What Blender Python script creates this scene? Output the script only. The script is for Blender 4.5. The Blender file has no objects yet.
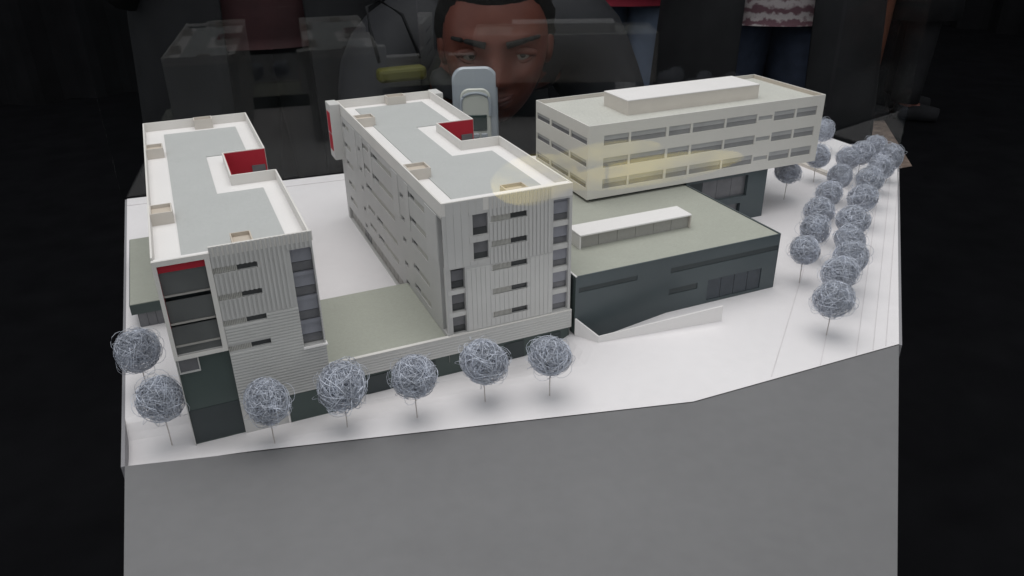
import bpy, bmesh, math, random
from mathutils import Vector, Matrix

random.seed(7)
SC = bpy.context.scene
COL = SC.collection

# ------------------------------------------------------------------ camera
cd = bpy.data.cameras.new('camera')
cam = bpy.data.objects.new('camera', cd)
COL.objects.link(cam)
cd.sensor_width = 36.0
cd.lens = 780.68 / 1024 * 36.0
cd.clip_start = 0.01
cd.clip_end = 60
cam.matrix_world = Matrix(((0.91593, 0.19216, -0.35235, -0.1693),
                           (-0.40112, 0.4094, -0.81945, -0.5263),
                           (-0.01321, 0.89189, 0.45206, 0.3476),
                           (0, 0, 0, 1)))
SC.camera = cam

# ------------------------------------------------------------------ world and lamps
w = bpy.data.worlds.new('World')
SC.world = w
w.use_nodes = True
wb = w.node_tree.nodes['Background']
wb.inputs[0].default_value = (0.93, 0.96, 1.0, 1)
wb.inputs[1].default_value = 0.62


def area(name, loc, target, size, power, color):
    l = bpy.data.lights.new(name, 'AREA')
    l.shape = 'DISK'
    l.size = size
    l.energy = power
    l.color = color
    o = bpy.data.objects.new(name, l)
    COL.objects.link(o)
    o.location = loc
    o.rotation_euler = (Vector(target) - Vector(loc)).to_track_quat('-Z', 'Y').to_euler()
    return o


area('ceiling_lamp', (0.06, 0.16, 1.70), (0.18, 0.10, 0), 1.8, 19.2, (1.0, 0.965, 0.95))

SC.view_settings.view_transform = 'Standard'
SC.view_settings.look = 'None'
SC.view_settings.exposure = 0.0
SC.view_settings.gamma = 1.0
SC.view_settings.use_curve_mapping = False
SC.render.engine = 'CYCLES'
SC.cycles.use_denoising = True
SC.cycles.max_bounces = 8
SC.cycles.transparent_max_bounces = 16


# ------------------------------------------------------------------ materials
def srgb(r, g, b):
    f = lambda c: (c / 255 / 12.92) if c <= 10 else ((c / 255 + 0.055) / 1.055) ** 2.4
    return (f(r), f(g), f(b))


def mat(name, col, rough=0.6, noise=0.06, scale=60, bump=0.0, bscale=None, metal=0.0, spec=0.35, speck=0.0):
    m = bpy.data.materials.new(name)
    m.use_nodes = True
    nt = m.node_tree
    p = nt.nodes['Principled BSDF']
    p.inputs['Roughness'].default_value = rough
    p.inputs['Metallic'].default_value = metal
    p.inputs['Specular IOR Level'].default_value = spec
    tc = nt.nodes.new('ShaderNodeTexCoord')
    n = nt.nodes.new('ShaderNodeTexNoise')
    n.inputs['Scale'].default_value = scale
    n.inputs['Detail'].default_value = 6
    nt.links.new(tc.outputs['Object'], n.inputs['Vector'])
    rp = nt.nodes.new('ShaderNodeMapRange')
    rp.inputs['From Min'].default_value = 0.25
    rp.inputs['From Max'].default_value = 0.75
    rp.inputs['To Min'].default_value = 1 - noise
    rp.inputs['To Max'].default_value = 1 + noise
    nt.links.new(n.outputs['Fac'], rp.inputs['Value'])
    mx = nt.nodes.new('ShaderNodeVectorMath')
    mx.operation = 'SCALE'
    mx.inputs[0].default_value = col[:3]
    nt.links.new(rp.outputs[0], mx.inputs['Scale'])
    out = mx.outputs[0]
    if speck:
        n3 = nt.nodes.new('ShaderNodeTexNoise')
        n3.inputs['Scale'].default_value = scale * 14
        n3.inputs['Detail'].default_value = 2
        nt.links.new(tc.outputs['Object'], n3.inputs['Vector'])
        r3 = nt.nodes.new('ShaderNodeMapRange')
        r3.inputs['From Min'].default_value = 0.3
        r3.inputs['From Max'].default_value = 0.7
        r3.inputs['To Min'].default_value = 1 - speck
        r3.inputs['To Max'].default_value = 1 + speck
        nt.links.new(n3.outputs['Fac'], r3.inputs['Value'])
        m2 = nt.nodes.new('ShaderNodeVectorMath')
        m2.operation = 'SCALE'
        nt.links.new(out, m2.inputs[0])
        nt.links.new(r3.outputs[0], m2.inputs['Scale'])
        out = m2.outputs[0]
    nt.links.new(out, p.inputs['Base Color'])
    if bump:
        n2 = nt.nodes.new('ShaderNodeTexNoise')
        n2.inputs['Scale'].default_value = bscale or scale * 4
        n2.inputs['Detail'].default_value = 4
        nt.links.new(tc.outputs['Object'], n2.inputs['Vector'])
        b = nt.nodes.new('ShaderNodeBump')
        b.inputs['Strength'].default_value = bump
        b.inputs['Distance'].default_value = 0.001
        nt.links.new(n2.outputs['Fac'], b.inputs['Height'])
        nt.links.new(b.outputs[0], p.inputs['Normal'])
    return m


def glass_mat(name, tint, base=0.045, gain=1.0):
    """thin clear pane: straight-through transmission plus mirror reflection rising towards grazing angles"""
    m = bpy.data.materials.new(name)
    m.use_nodes = True
    nt = m.node_tree
    nt.nodes.remove(nt.nodes['Principled BSDF'])
    out = nt.nodes['Material Output']
    tr = nt.nodes.new('ShaderNodeBsdfTransparent')
    tr.inputs[0].default_value = (*tint, 1)
    gl = nt.nodes.new('ShaderNodeBsdfGlossy')
    gl.inputs['Roughness'].default_value = 0.0
    gl.inputs[0].default_value = (1, 1, 1, 1)
    lw = nt.nodes.new('ShaderNodeLayerWeight')
    lw.inputs[0].default_value = 0.5
    pw = nt.nodes.new('ShaderNodeMath')
    pw.operation = 'POWER'
    pw.inputs[1].default_value = 5
    nt.links.new(lw.outputs['Facing'], pw.inputs[0])
    ma = nt.nodes.new('ShaderNodeMath')
    ma.operation = 'MULTIPLY_ADD'
    ma.inputs[1].default_value = 0.9 * gain
    ma.inputs[2].default_value = base
    nt.links.new(pw.outputs[0], ma.inputs[0])
    mx = nt.nodes.new('ShaderNodeMixShader')
    nt.links.new(ma.outputs[0], mx.inputs[0])
    nt.links.new(tr.outputs[0], mx.inputs[1])
    nt.links.new(gl.outputs[0], mx.inputs[2])
    nt.links.new(mx.outputs[0], out.inputs[0])
    return m


M = {
    'board': mat('white_board', (0.80, 0.775, 0.785), 0.55, 0.035, 7, 0.05, 60, speck=0.012),
    'score': mat('scored_line', (0.68, 0.65, 0.66), 0.7),
    'edging': mat('grey_edging', (0.27, 0.265, 0.28), 0.6, 0.05, 20),
    'table': mat('grey_table', (0.172, 0.171, 0.175), 0.5, 0.07, 7, 0.08, 140, speck=0.03),
    'card': mat('grey_card', (0.515, 0.51, 0.50), 0.6, 0.04, 40, 0.05),
    'card_light': mat('pale_card', (0.575, 0.57, 0.555), 0.6, 0.04, 40),
    'rib': mat('ribbed_card', (0.535, 0.53, 0.52), 0.6, 0.04, 40),
    'cream': mat('cream_card', (0.67, 0.65, 0.605), 0.6, 0.03, 30),
    'parapet': mat('parapet_card', (0.70, 0.68, 0.65), 0.6, 0.04, 30),
    'white': mat('white_card', (0.79, 0.77, 0.76), 0.5, 0.02, 30),
    'felt': mat('roof_felt', (0.44, 0.45, 0.443), 0.85, 0.025, 40, 0.08, 900, speck=0.035),
    'green_roof': mat('green_roof', (0.375, 0.385, 0.335), 0.85, 0.03, 30, 0.08, 900, speck=0.035),
    'roof3': mat('office_roof', (0.52, 0.52, 0.48), 0.8, 0.04, 30, 0.1, 600, speck=0.08),
    'tan': mat('tan_card', (0.52, 0.46, 0.39), 0.7, 0.05, 60),
    'beige': mat('beige_card', (0.60, 0.56, 0.51), 0.7, 0.05, 60),
    'red': mat('red_card', (0.42, 0.018, 0.035), 0.5, 0.08, 50),
    'dark': mat('dark_green_card', (0.064, 0.085, 0.081), 0.35, 0.10, 30),
    'dark_wall': mat('slate_card', (0.072, 0.090, 0.097), 0.28, 0.12, 14, 0.05),
    'dark_strip': mat('slate_strip', (0.042, 0.052, 0.055), 0.4, 0.10, 40),
    'dark_mesh': mat('slate_glazing', (0.050, 0.060, 0.072), 0.35, 0.15, 200),
    'glass_dark': mat('dark_window', (0.055, 0.058, 0.06), 0.25, 0.15, 120, spec=0.5),
    'glass_mid': mat('grey_window', (0.15, 0.15, 0.16), 0.25, 0.12, 120, spec=0.5),
    'glass_blue': mat('bluish_window', (0.27, 0.275, 0.31), 0.25, 0.10, 120, spec=0.5),
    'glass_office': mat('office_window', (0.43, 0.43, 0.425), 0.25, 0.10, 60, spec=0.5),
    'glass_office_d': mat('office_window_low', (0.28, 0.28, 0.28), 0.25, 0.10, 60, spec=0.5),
    'louvre': mat('louvre_card', (0.56, 0.55, 0.515), 0.6, 0.08, 300),
    'louvre_d': mat('louvre_gap', (0.36, 0.35, 0.33), 0.6, 0.05, 300),
    'screen': mat('balcony_screen', (0.105, 0.11, 0.11), 0.3, 0.14, 60, spec=0.5),
    'wire': mat('steel_wire', (0.74, 0.78, 0.88), 0.42, 0.2, 90, metal=0.1, spec=0.5),
    'trunk': mat('tree_rod', (0.50, 0.46, 0.44), 0.4, 0.05, 60),
    'floor': mat('dark_carpet', (0.008, 0.008, 0.009), 0.95, 0.2, 8, spec=0.0),
    'gravel': mat('gravel', (0.30, 0.22, 0.18), 0.9, 0.45, 28, 0.6, 30, speck=0.25),
    'curtain': mat('black_curtain', (0.010, 0.010, 0.011), 0.9, 0.25, 5, spec=0.05),
    'black_cloth': mat('black_cloth', (0.016, 0.016, 0.018), 0.85, 0.3, 12, 0.3, 200, spec=0.15),
    'navy_cloth': mat('charcoal_cloth', (0.020, 0.020, 0.024), 0.7, 0.3, 12, 0.3, 120, spec=0.3),
    'jeans': mat('blue_denim', (0.024, 0.032, 0.058), 0.85, 0.3, 40, 0.3, 400),
    'jeans_light': mat('light_denim', (0.16, 0.20, 0.29), 0.85, 0.25, 14, 0.3, 300),
    'redcoat': mat('red_cloth', (0.22, 0.012, 0.03), 0.8, 0.2, 20, 0.2, 200),
    'maroon': mat('maroon_cloth', (0.032, 0.010, 0.012), 0.8, 0.3, 20, 0.2, 200),
    'brown': mat('brown_cloth', (0.125, 0.045, 0.026), 0.8, 0.3, 10, 0.3, 100),
    'skin': mat('skin_brown', (0.135, 0.044, 0.032), 0.42, 0.12, 25, 0.1, 300),
    'lip': mat('lip', (0.12, 0.045, 0.04), 0.4, 0.1, 60),
    'hair': mat('black_hair', (0.008, 0.007, 0.007), 0.8, 0.4, 150, 0.8, 300),
    'eye_white': mat('eye_white', (0.22, 0.185, 0.165), 0.2, 0.05, 60),
    'iris': mat('iris', (0.012, 0.008, 0.006), 0.1, 0.1, 60, spec=0.6),
    'silver': mat('silver_plastic', (0.40, 0.42, 0.47), 0.28, 0.04, 20, metal=0.25, spec=0.6),
    'silver_light': mat('pale_silver', (0.62, 0.61, 0.57), 0.3, 0.04, 20, metal=0.15, spec=0.6),
    'phone_screen': mat('phone_screen', (0.03, 0.05, 0.048), 0.12, 0.05, 20, spec=0.6),
    'yellow': mat('yellow_plastic', (0.085, 0.08, 0.010), 0.5, 0.12, 20),
    'glass': glass_mat('clear_glass', (0.93, 0.945, 0.94), 0.024, 0.8),
    'glass_front': glass_mat('clear_front_glass', (0.97, 0.975, 0.97), 0.02, 0.6),
}


# ------------------------------------------------------------------ mesh helpers
class MB:
    def __init__(s):
        s.v = []
        s.f = []

    def quad(s, *p):
        n = len(s.v)
        s.v += [tuple(q) for q in p]
        s.f.append(tuple(range(n, n + len(p))))
        return s

    def box(s, x0, x1, y0, y1, z0, z1):
        n = len(s.v)
        for z in (z0, z1):
            s.v += [(x0, y0, z), (x1, y0, z), (x1, y1, z), (x0, y1, z)]
        s.f += [tuple(n + i for i in q) for q in ((3, 2, 1, 0), (4, 5, 6, 7), (0, 1, 5, 4), (1, 2, 6, 5), (2, 3, 7, 6), (3, 0, 4, 7))]
        return s

    def prism(s, poly, z0, z1, top=True, bottom=True):
        n = len(s.v)
        k = len(poly)
        zz0 = z0 if isinstance(z0, (list, tuple)) else [z0] * k
        zz1 = z1 if isinstance(z1, (list, tuple)) else [z1] * k
        s.v += [(p[0], p[1], z) for p, z in zip(poly, zz0)] + [(p[0], p[1], z) for p, z in zip(poly, zz1)]
        for i in range(k):
            j = (i + 1) % k
            s.f.append((n + i, n + j, n + k + j, n + k + i))
        if bottom:
            s.f.append(tuple(n + i for i in reversed(range(k))))
        if top:
            s.f.append(tuple(n + k + i for i in range(k)))
        return s

    def tube(s, pts, r, n=5, r2=None):
        pts = [Vector(p) for p in pts]
        base = len(s.v)
        k = len(pts)
        for i, p in enumerate(pts):
            t = (pts[min(i + 1, k - 1)] - pts[max(i - 1, 0)])
            t = t.normalized() if t.length > 1e-9 else Vector((0, 0, 1))
            a = t.orthogonal().normalized()
            b = t.cross(a)
            rr = r if r2 is None else r + (r2 - r) * i / (k - 1)
            for j in range(n):
                q = 2 * math.pi * j / n
                s.v.append(tuple(p + a * (rr * math.cos(q)) + b * (rr * math.sin(q))))
        for i in range(k - 1):
            for j in range(n):
                s.f.append((base + i * n + j, base + i * n + (j + 1) % n, base + (i + 1) * n + (j + 1) % n, base + (i + 1) * n + j))
        s.f.append(tuple(base + j for j in reversed(range(n))))
        s.f.append(tuple(base + (k - 1) * n + j for j in range(n)))
        return s

    def ball(s, c, rx, ry, rz, nu=14, nv=10):
        b = len(s.v)
        for i in range(nv + 1):
            a = math.pi * i / nv
            for j in range(nu):
                q = 2 * math.pi * j / nu
                s.v.append((c[0] + rx * math.sin(a) * math.cos(q), c[1] + ry * math.sin(a) * math.sin(q), c[2] + rz * math.cos(a)))
        for i in range(nv):
            for j in range(nu):
                s.f.append((b + i * nu + j, b + i * nu + (j + 1) % nu, b + (i + 1) * nu + (j + 1) % nu, b + (i + 1) * nu + j))
        return s

    def mesh(s, name, off=(0, 0, 0)):
        me = bpy.data.meshes.new(name)
        me.from_pydata([(v[0] - off[0], v[1] - off[1], v[2] - off[2]) for v in s.v], [], s.f)
        me.validate()
        me.update()
        return me

    def build(s, name, m, parent=None, smooth=False, bevel=0):
        off = world_off(parent)
        me = s.mesh(name, off)
        me.materials.append(M[m])
        if smooth:
            me.polygons.foreach_set('use_smooth', [True] * len(me.polygons))
        o = bpy.data.objects.new(name, me)
        COL.objects.link(o)
        if parent:
            o.parent = parent
        if bevel:
            bv = o.modifiers.new('bevel', 'BEVEL')
            bv.width = bevel
            bv.segments = 2
            bv.limit_method = 'ANGLE'
        return o


def world_off(p):
    v = Vector((0, 0, 0))
    while p:
        v += p.location
        p = p.parent
    return v


def thing(name, label, cat, loc, group=None):
    o = bpy.data.objects.new(name, None)
    o.empty_display_size = 0.02
    COL.objects.link(o)
    o.location = loc
    return tag(o, label, cat, group)


def tag(o, label, cat, group=None):
    o['label'] = label
    o['category'] = cat
    if group:
        o['group'] = group
    return o


def struct(o):
    o['kind'] = 'structure'
    return o


# ------------------------------------------------------------------ ground board and table
BACK = [(-0.2475, 0.5493), (0.15, 0.519), (0.758, 0.387)]
XL = -0.2475


def ylo(x):
    if x < 0.15:
        return -0.03 + (x - XL) / (0.15 - XL) * (-0.10)
    if x < 0.358:
        return -0.13 - 0.003 * (x - 0.15) / 0.208
    return -0.133 + (x - 0.358) * (0.374 / 0.404)


def yhi(x):
    if x < 0.15:
        return 0.5493 + (x - XL) / (0.15 - XL) * (0.519 - 0.5493)
    return 0.519 + (x - 0.15) / (0.608) * (0.387 - 0.519)


def sstep(a, b, x):
    t = max(0.0, min(1.0, (x - a) / (b - a)))
    return t * t * (3 - 2 * t)


def gz(x, y):
    return -0.012 * (1 - sstep(0.085, 0.118, x)) * sstep(-0.052, -0.004, y) * (1 - sstep(0.012, 0.03, y))


HX0, HX1 = 0.1285, 0.210


def build_ground():
    mb = MB()
    xs = [XL + i * (HX0 - XL) / 40 for i in range(40)] + [HX0, 0.15, 0.18, HX1, 0.235, 0.26, 0.30, 0.33, 0.358, 0.4, 0.45, 0.5, 0.55, 0.6, 0.65, 0.7, 0.73, 0.758]
    xs.sort()

    def hole(x):
        t = (x - 0.1275) / (0.2462 - 0.1275)
        return (-0.0225 - 0.0135 * t, -0.0028)
    for x0, x1 in zip(xs[:-1], xs[1:]):
        inh = x0 >= HX0 - 1e-6 and x1 <= HX1 + 1e-6

        def strip(lo, hi, n):
            for k in range(n):
                p = []
                for x, kk in ((x0, k), (x1, k), (x1, k + 1), (x0, k + 1)):
                    a, b = lo(x), hi(x)
                    y = a + (b - a) * kk / n
                    p.append((x, y, gz(x, y)))
                mb.quad(*p)
        if inh:
            strip(ylo, lambda x: hole(x)[0], 3)
            strip(lambda x: hole(x)[1], yhi, 6)
        else:
            n = 22 if x1 < HX0 + 1e-6 else 4
            if n == 22:
                strip(ylo, lambda x: 0.04, 14)
                strip(lambda x: 0.04, yhi, 4)
            else:
                strip(ylo, yhi, 6)
    g = struct(mb.build('ground', 'board'))
    g['label'] = 'white modelling board the buildings stand on'
    # sloping pit floor of the ramp
    r = MB()
    r.quad((HX0, hole(HX0)[0], -0.0104), (HX1, hole(HX1)[0], 0.0), (HX1, -0.0028, 0.0), (HX0, -0.0028, -0.0104))
    r.build('ramp_surface', 'board', g)
    # grey edging round the board, split along its sides
    poly = [(XL, ylo(XL)), (0.15, -0.13), (0.358, -0.133), (0.762, 0.241), (0.758, 0.387), (0.15, 0.519), (XL, 0.5493)]
    for i in range(2, len(poly)):
        a, b = Vector(poly[i]), Vector(poly[(i + 1) % len(poly)])
        d = (b - a).normalized()
        nrm = Vector((d.y, -d.x))
        e = MB()
        q = [a, b, b + nrm * 0.0025, a + nrm * 0.0025]
        e.prism([(p.x, p.y) for p in q], -0.0299, -0.0006)
        e.build('edging', 'edging', g)
    # back ledge strip
    e = MB()
    for a, b in zip(BACK[:-1], BACK[1:]):
        e.prism([(a[0], a[1] - 0.027), (b[0], b[1] - 0.027), (b[0], b[1] - 0.0285), (a[0], a[1] - 0.0285)], 0.0001, 0.0005)
    e.build('back_ledge_line', 'score', g)
    # scored street lines
    dirv = Vector((0.162, 0.143)).normalized()
    for p0, ln in (((0.2265, -0.1275), 0.215), ((0.274, -0.1305), 0.30), ((0.312, -0.131), 0.5), ((0.330, -0.1315), 0.5), ((0.345, -0.131), 0.5)):
        a = Vector(p0)
        b = a + dirv * ln
        n2 = Vector((-dirv.y, dirv.x)) * 0.00035
        s = MB()
        s.prism([tuple(a - n2), tuple(b - n2), tuple(b + n2), tuple(a + n2)], 0.0001, 0.0004)
        s.build('scored_line', 'score', g)
    return g


build_ground()

tb = thing('display_table', 'grey display table carrying the white model board', 'table', (0.1, 0.1, -0.80))
tpoly = [(-0.2535, -0.46), (0.0085, -0.46), (0.0735, -0.40), (0.1822, -0.3006), (0.3797, -0.1186), (0.79, 0.2595), (0.778, 0.40), (0.155, 0.535), (-0.2535, 0.566)]
MB().prism(tpoly, -0.058, -0.030).build('table_top', 'table', tb)
MB().prism([(XL, -0.46), (0.0005, -0.46), (0.0655, -0.40), (0.3578, -0.1332), (0.15, -0.1302), (XL, -0.0302)], -0.0299, -0.0006).build('front_panel', 'table', tb)
for (x, y) in ((-0.2, -0.33), (-0.05, -0.33), (0.52, 0.28), (-0.2, 0.5)):
    MB().box(x - 0.02, x + 0.02, y - 0.02, y + 0.02, -0.80, -0.058).build('leg', 'edging', tb)

fl = struct(MB().quad((-14, -16, -0.80), (9, -16, -0.80), (9, 7, -0.80), (-14, 7, -0.80)).build('floor', 'floor'))
gr = struct(MB().quad((2.2, 1.9, -0.796), (2.88, 1.9, -0.796), (3.45, 2.62, -0.796), (5.3, 5.1, -0.796), (3.2, 5.1, -0.796)).build('gravel_path', 'gravel'))


def wavy_curtain(name, a, b, z0, z1, label):
    mb = MB()
    a, b = Vector(a), Vector(b)
    n = int((b - a).length / 0.05)
    d = (b - a).normalized()
    nr = Vector((-d.y, d.x))
    pts = []
    for i in range(n + 1):
        p = a + (b - a) * (i / n) + nr * (0.05 * math.sin(i * 0.9) + 0.03 * math.sin(i * 0.37 + 1))
        pts.append(p)
    for p, q in zip(pts[:-1], pts[1:]):
        mb.quad((p.x, p.y, z0), (q.x, q.y, z0), (q.x, q.y, z1), (p.x, p.y, z1))
    o = mb.build(name, 'curtain', smooth=True)
    return tag(o, label, 'curtain')


wavy_curtain('curtain', (-4, 5.2), (6.5, 5.2), -0.8, 2.6, 'long black curtain hanging across the back of the hall')
wavy_curtain('curtain', (6.5, 5.2), (6.5, -3.0), -0.8, 2.6, 'black curtain closing the hall beside the gravel path')


# ------------------------------------------------------------------ facade builder
class Facade:
    """P(u, z, n): point at u along the wall, height z, n inwards"""

    def __init__(s, P, u0, u1, z0, z1):
        s.P, s.u0, s.u1, s.z0, s.z1 = P, u0, u1, z0, z1
        s.op = []

    def opening(s, u0, u1, z0, z1, depth=0.0025):
        s.op.append((u0, u1, z0, z1, depth))
        return s.op[-1]

    def wall(s, mb):
        us = sorted({s.u0, s.u1} | {o[0] for o in s.op} | {o[1] for o in s.op})
        zs = sorted({s.z0, s.z1} | {o[2] for o in s.op} | {o[3] for o in s.op})
        P = s.P
        for a, b in zip(us[:-1], us[1:]):
            for c, d in zip(zs[:-1], zs[1:]):
                um, zm = (a + b) / 2, (c + d) / 2
                if um < s.u0 or um > s.u1 or zm < s.z0 or zm > s.z1:
                    continue
                if any(o[0] < um < o[1] and o[2] < zm < o[3] for o in s.op):
                    continue
                mb.quad(P(a, c, 0), P(b, c, 0), P(b, d, 0), P(a, d, 0))
        for (a, b, c, d, n) in s.op:
            mb.quad(P(a, c, 0), P(b, c, 0), P(b, c, n), P(a, c, n))
            if d < s.z1 - 1e-6:
                mb.quad(P(a, d, 0), P(b, d, 0), P(b, d, n), P(a, d, n))
            mb.quad(P(a, c, 0), P(a, d, 0), P(a, d, n), P(a, c, n))
            mb.quad(P(b, c, 0), P(b, d, 0), P(b, d, n), P(b, c, n))

    def slab(s, u0, u1, z0, z1, n0, n1):
        mb = MB()
        P = s.P
        c = [P(u0, z0, n0), P(u1, z0, n0), P(u1, z0, n1), P(u0, z0, n1), P(u0, z1, n0), P(u1, z1, n0), P(u1, z1, n1), P(u0, z1, n1)]
        mb.v = [tuple(q) for q in c]
        mb.f = [(3, 2, 1, 0), (4, 5, 6, 7), (0, 1, 5, 4), (1, 2, 6, 5), (2, 3, 7, 6), (3, 0, 4, 7)]
        return mb

    def add(s, mb, u0, u1, z0, z1, n0, n1):
        t = s.slab(u0, u1, z0, z1, n0, n1)
        k = len(mb.v)
        mb.v += t.v
        mb.f += [tuple(k + i for i in f) for f in t.f]

    def ribs(s, u0, u1, z0, z1, pitch, wd, proud, vertical=True, skip=()):
        """real ribs interrupted by the openings"""
        mb = MB()
        ops = [o for o in s.op] + list(skip)
        if vertical:
            k = int((u1 - u0) / pitch)
            for i in range(k + 1):
                a = u0 + i * pitch
                b = a + wd
                if b > u1:
                    break
                cuts = sorted((max(o[2], z0), min(o[3], z1)) for o in ops if o[0] < b and o[1] > a and o[3] > z0 and o[2] < z1)
                c = z0
                for q0, q1 in cuts:
                    if q0 > c + 1e-5:
                        s.add(mb, a, b, c, q0, -proud, 0.0004)
                    c = max(c, q1)
                if z1 > c + 1e-5:
                    s.add(mb, a, b, c, z1, -proud, 0.0004)
        else:
            k = int((z1 - z0) / pitch)
            for i in range(k + 1):
                a = z0 + i * pitch
                b = a + wd
                if b > z1:
                    break
                cuts = sorted((max(o[0], u0), min(o[1], u1)) for o in ops if o[2] < b and o[3] > a and o[1] > u0 and o[0] < u1)
                c = u0
                for q0, q1 in cuts:
                    if q0 > c + 1e-5:
                        s.add(mb, c, q0, a, b, -proud, 0.0004)
                    c = max(c, q1)
                if u1 > c + 1e-5:
                    s.add(mb, c, u1, a, b, -proud, 0.0004)
        return mb


def louvre_window(F, u0, um, u1, z0, z1, root, dark_first=False, depth=0.0025):
    """slot with a fine louvre beside a dark pane; sill lip below"""
    F.opening(u0, u1, z0, z1, depth)
    la, lb, da, db = (u0, um, um, u1) if not dark_first else (um, u1, u0, um)
    lv = F.slab(la, lb, z0, z1, depth * 0.45, depth).build('louvre_panel', 'louvre_d', root)
    sl = MB()
    n = max(3, int((lb - la) / 0.0011))
    for i in range(n):
        a = la + (lb - la) * (i + 0.2) / n
        F.add(sl, a, a + (lb - la) / n * 0.5, z0 + 0.0002, z1 - 0.0002, depth * 0.2, depth * 0.5)
    sl.build('louvre_slats', 'louvre', lv)
    F.slab(da, db, z0, z1, depth * 0.8, depth).build('window', 'glass_dark', root)


def ring(mb, x0, x1, y0, y1, z0, z1, t):
    mb.box(x0, x1, y0, y0 + t, z0, z1)
    mb.box(x0, x1, y1 - t, y1, z0, z1)
    mb.box(x0, x0 + t, y0 + t, y1 - t, z0, z1)
    mb.box(x1 - t, x1, y0 + t, y1 - t, z0, z1)


def open_box(root, x0, x1, y0, y1, z0, z1, m='beige'):
    """small open-topped roof box with a sunk lid"""
    mb = MB()
    ring(mb, x0, x1, y0, y1, z0, z1, 0.0009)
    b = mb.build('roof_box', m, root)
    MB().box(x0 + 0.0009, x1 - 0.0009, y0 + 0.0009, y1 - 0.0009, z0, z1 - 0.0028).build('box_lid', 'tan', b)


TP = 0.0014      # parapet thickness


def notch_roof(root, x0, x1, y0, y1, z, zp, nx, ny0, ny1, fx0, fx1, fy0, fy1, cx, cy0, cy1, fl_h):
    """white roof deck with a rectangular bite out of its right side, felt area on top, parapets, red patio"""
    deck = [(x0 + TP, y0 + TP), (x1 - TP, y0 + TP), (x1 - TP, ny0 - TP / 2), (nx - TP / 2, ny0 - TP / 2), (nx - TP / 2, ny1 + TP / 2), (x1 - TP, ny1 + TP / 2), (x1 - TP, y1 - TP), (x0 + TP, y1 - TP)]
    rf = MB().prism(deck, z - 0.002, z).build('roof', 'white', root)
    felt = [(fx0, fy0), (fx1, fy0), (fx1, cy0), (cx, cy0), (cx, cy1), (fx1, cy1), (fx1, fy1), (fx0, fy1)]
    MB().prism(felt, z, z + 0.0008).build('roof_felt', 'felt', rf)
    def par(*b, m='parapet'):
        MB().box(*b).build('parapet', m, root, bevel=0.0002)
    par(x0, x0 + TP, y0 + TP, y1 - TP, z - 0.003, zp)                   # left
    par(x0, x1, y1 - TP, y1, z - 0.003, zp)                             # back
    par(x1 - TP, x1, y0 + TP, ny0, z - 0.003, zp)                       # right, front length
    par(x1 - TP, x1, ny1 + TP, y1 - TP, z - 0.003, zp)                  # right, rear length
    par(nx - TP, nx, ny0, ny1, z - 0.003, zp)                           # inner side of the bite
    par(nx - TP, x1, ny0 - TP, ny0, z - 0.003, zp)                      # front side of the bite
    par(nx - TP, x1, ny1, ny1 + TP, z - 0.003, zp)                      # rear side of the bite
    # red walls of the patio below the parapet line
    for b in ((nx, x1 - 0.0005, ny1 - 0.0006, ny1 - 0.0001, z - 0.03, zp - 0.0008), (nx + 0.0001, nx + 0.0006, ny0, ny1 - 0.0006, z - 0.03, zp - 0.0008)):
        MB().box(*b).build('red_wall', 'red', root)
    MB().box(nx + 0.0006, x1, ny0, ny1 - 0.0006, z - 0.032, z - 0.030).build('patio_floor', 'louvre_d', root)
    MB().box(x1 - 0.014, x1 - 0.002, ny1 - 0.0016, ny1 - 0.0006, z - 0.026, z - 0.006).build('window', 'glass_mid', root)


# ------------------------------------------------------------------ apartment block with the red loggia (left)
Y1 = -0.012
X1a, X1b, Y1b, H1 = -0.2022, -0.0993, 0.358, 0.1395
b1 = thing('model_apartment_block', 'grey card model apartment block with dark loggia screens in a white portal frame', 'model building', (-0.15, 0.17, 0), 'model apartment blocks')
F = Facade(lambda u, z, n: (u, Y1 + n, z), X1a, X1b, -0.012, 0.1336)
WL = Facade(lambda u, z, n: (X1a + n, u, z), Y1, Y1b, -0.002, H1 - 0.012)
WR = Facade(lambda u, z, n: (X1b - n, u, z), Y1, Y1b, -0.002, H1 - 0.012)
# portal
F.opening(-0.1998, -0.1702, 0.065, 0.1335, 0.011)
F.opening(X1a + 0.0006, -0.1665, -0.012, 0.0622, 0.004)
for zt in (0.1254, 0.1050, 0.0848, 0.0643):
    louvre_window(F, -0.1668, -0.1508, -0.1374, zt - 0.0044, zt, b1)
F.opening(-0.1152, -0.1003, 0.0515, 0.1295, 0.006)
wm = MB()
F.wall(wm)
wm.build('front_wall', 'card', b1)
F.ribs(-0.1664, -0.0986, 0.0858, 0.1408, 0.0031, 0.0016, 0.0007, True).build('vertical_cladding', 'rib', b1)
F.ribs(-0.1664, -0.0995, 0.0135, 0.0850, 0.0024, 0.0013, 0.0006, False).build('horizontal_cladding', 'card_light', b1)
# portal innards
F.slab(-0.1998, -0.1702, 0.1278, 0.1335, 0.0012, 0.002).build('red_panel', 'red', b1)
F.slab(-0.1999, -0.1997, 0.086, 0.1335, 0.001, 0.010).build('red_reveal', 'red', b1)
for z0, z1 in ((0.1112, 0.1276), (0.0900, 0.1062), (0.0724, 0.0866), (0.0652, 0.0706)):
    F.slab(-0.1996, -0.1704, z0, z1, 0.0022, 0.0030).build('balcony_screen', 'screen', b1)
for z in (0.1098, 0.0886, 0.0712):
    F.slab(-0.1996, -0.1704, z - 0.0002, z + 0.0009, 0.0014, 0.0105).build('balcony_slab', 'louvre_d', b1)
F.slab(-0.1998, -0.1702, 0.065, 0.1335, 0.0104, 0.0109).build('loggia_back', 'dark_strip', b1)
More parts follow.
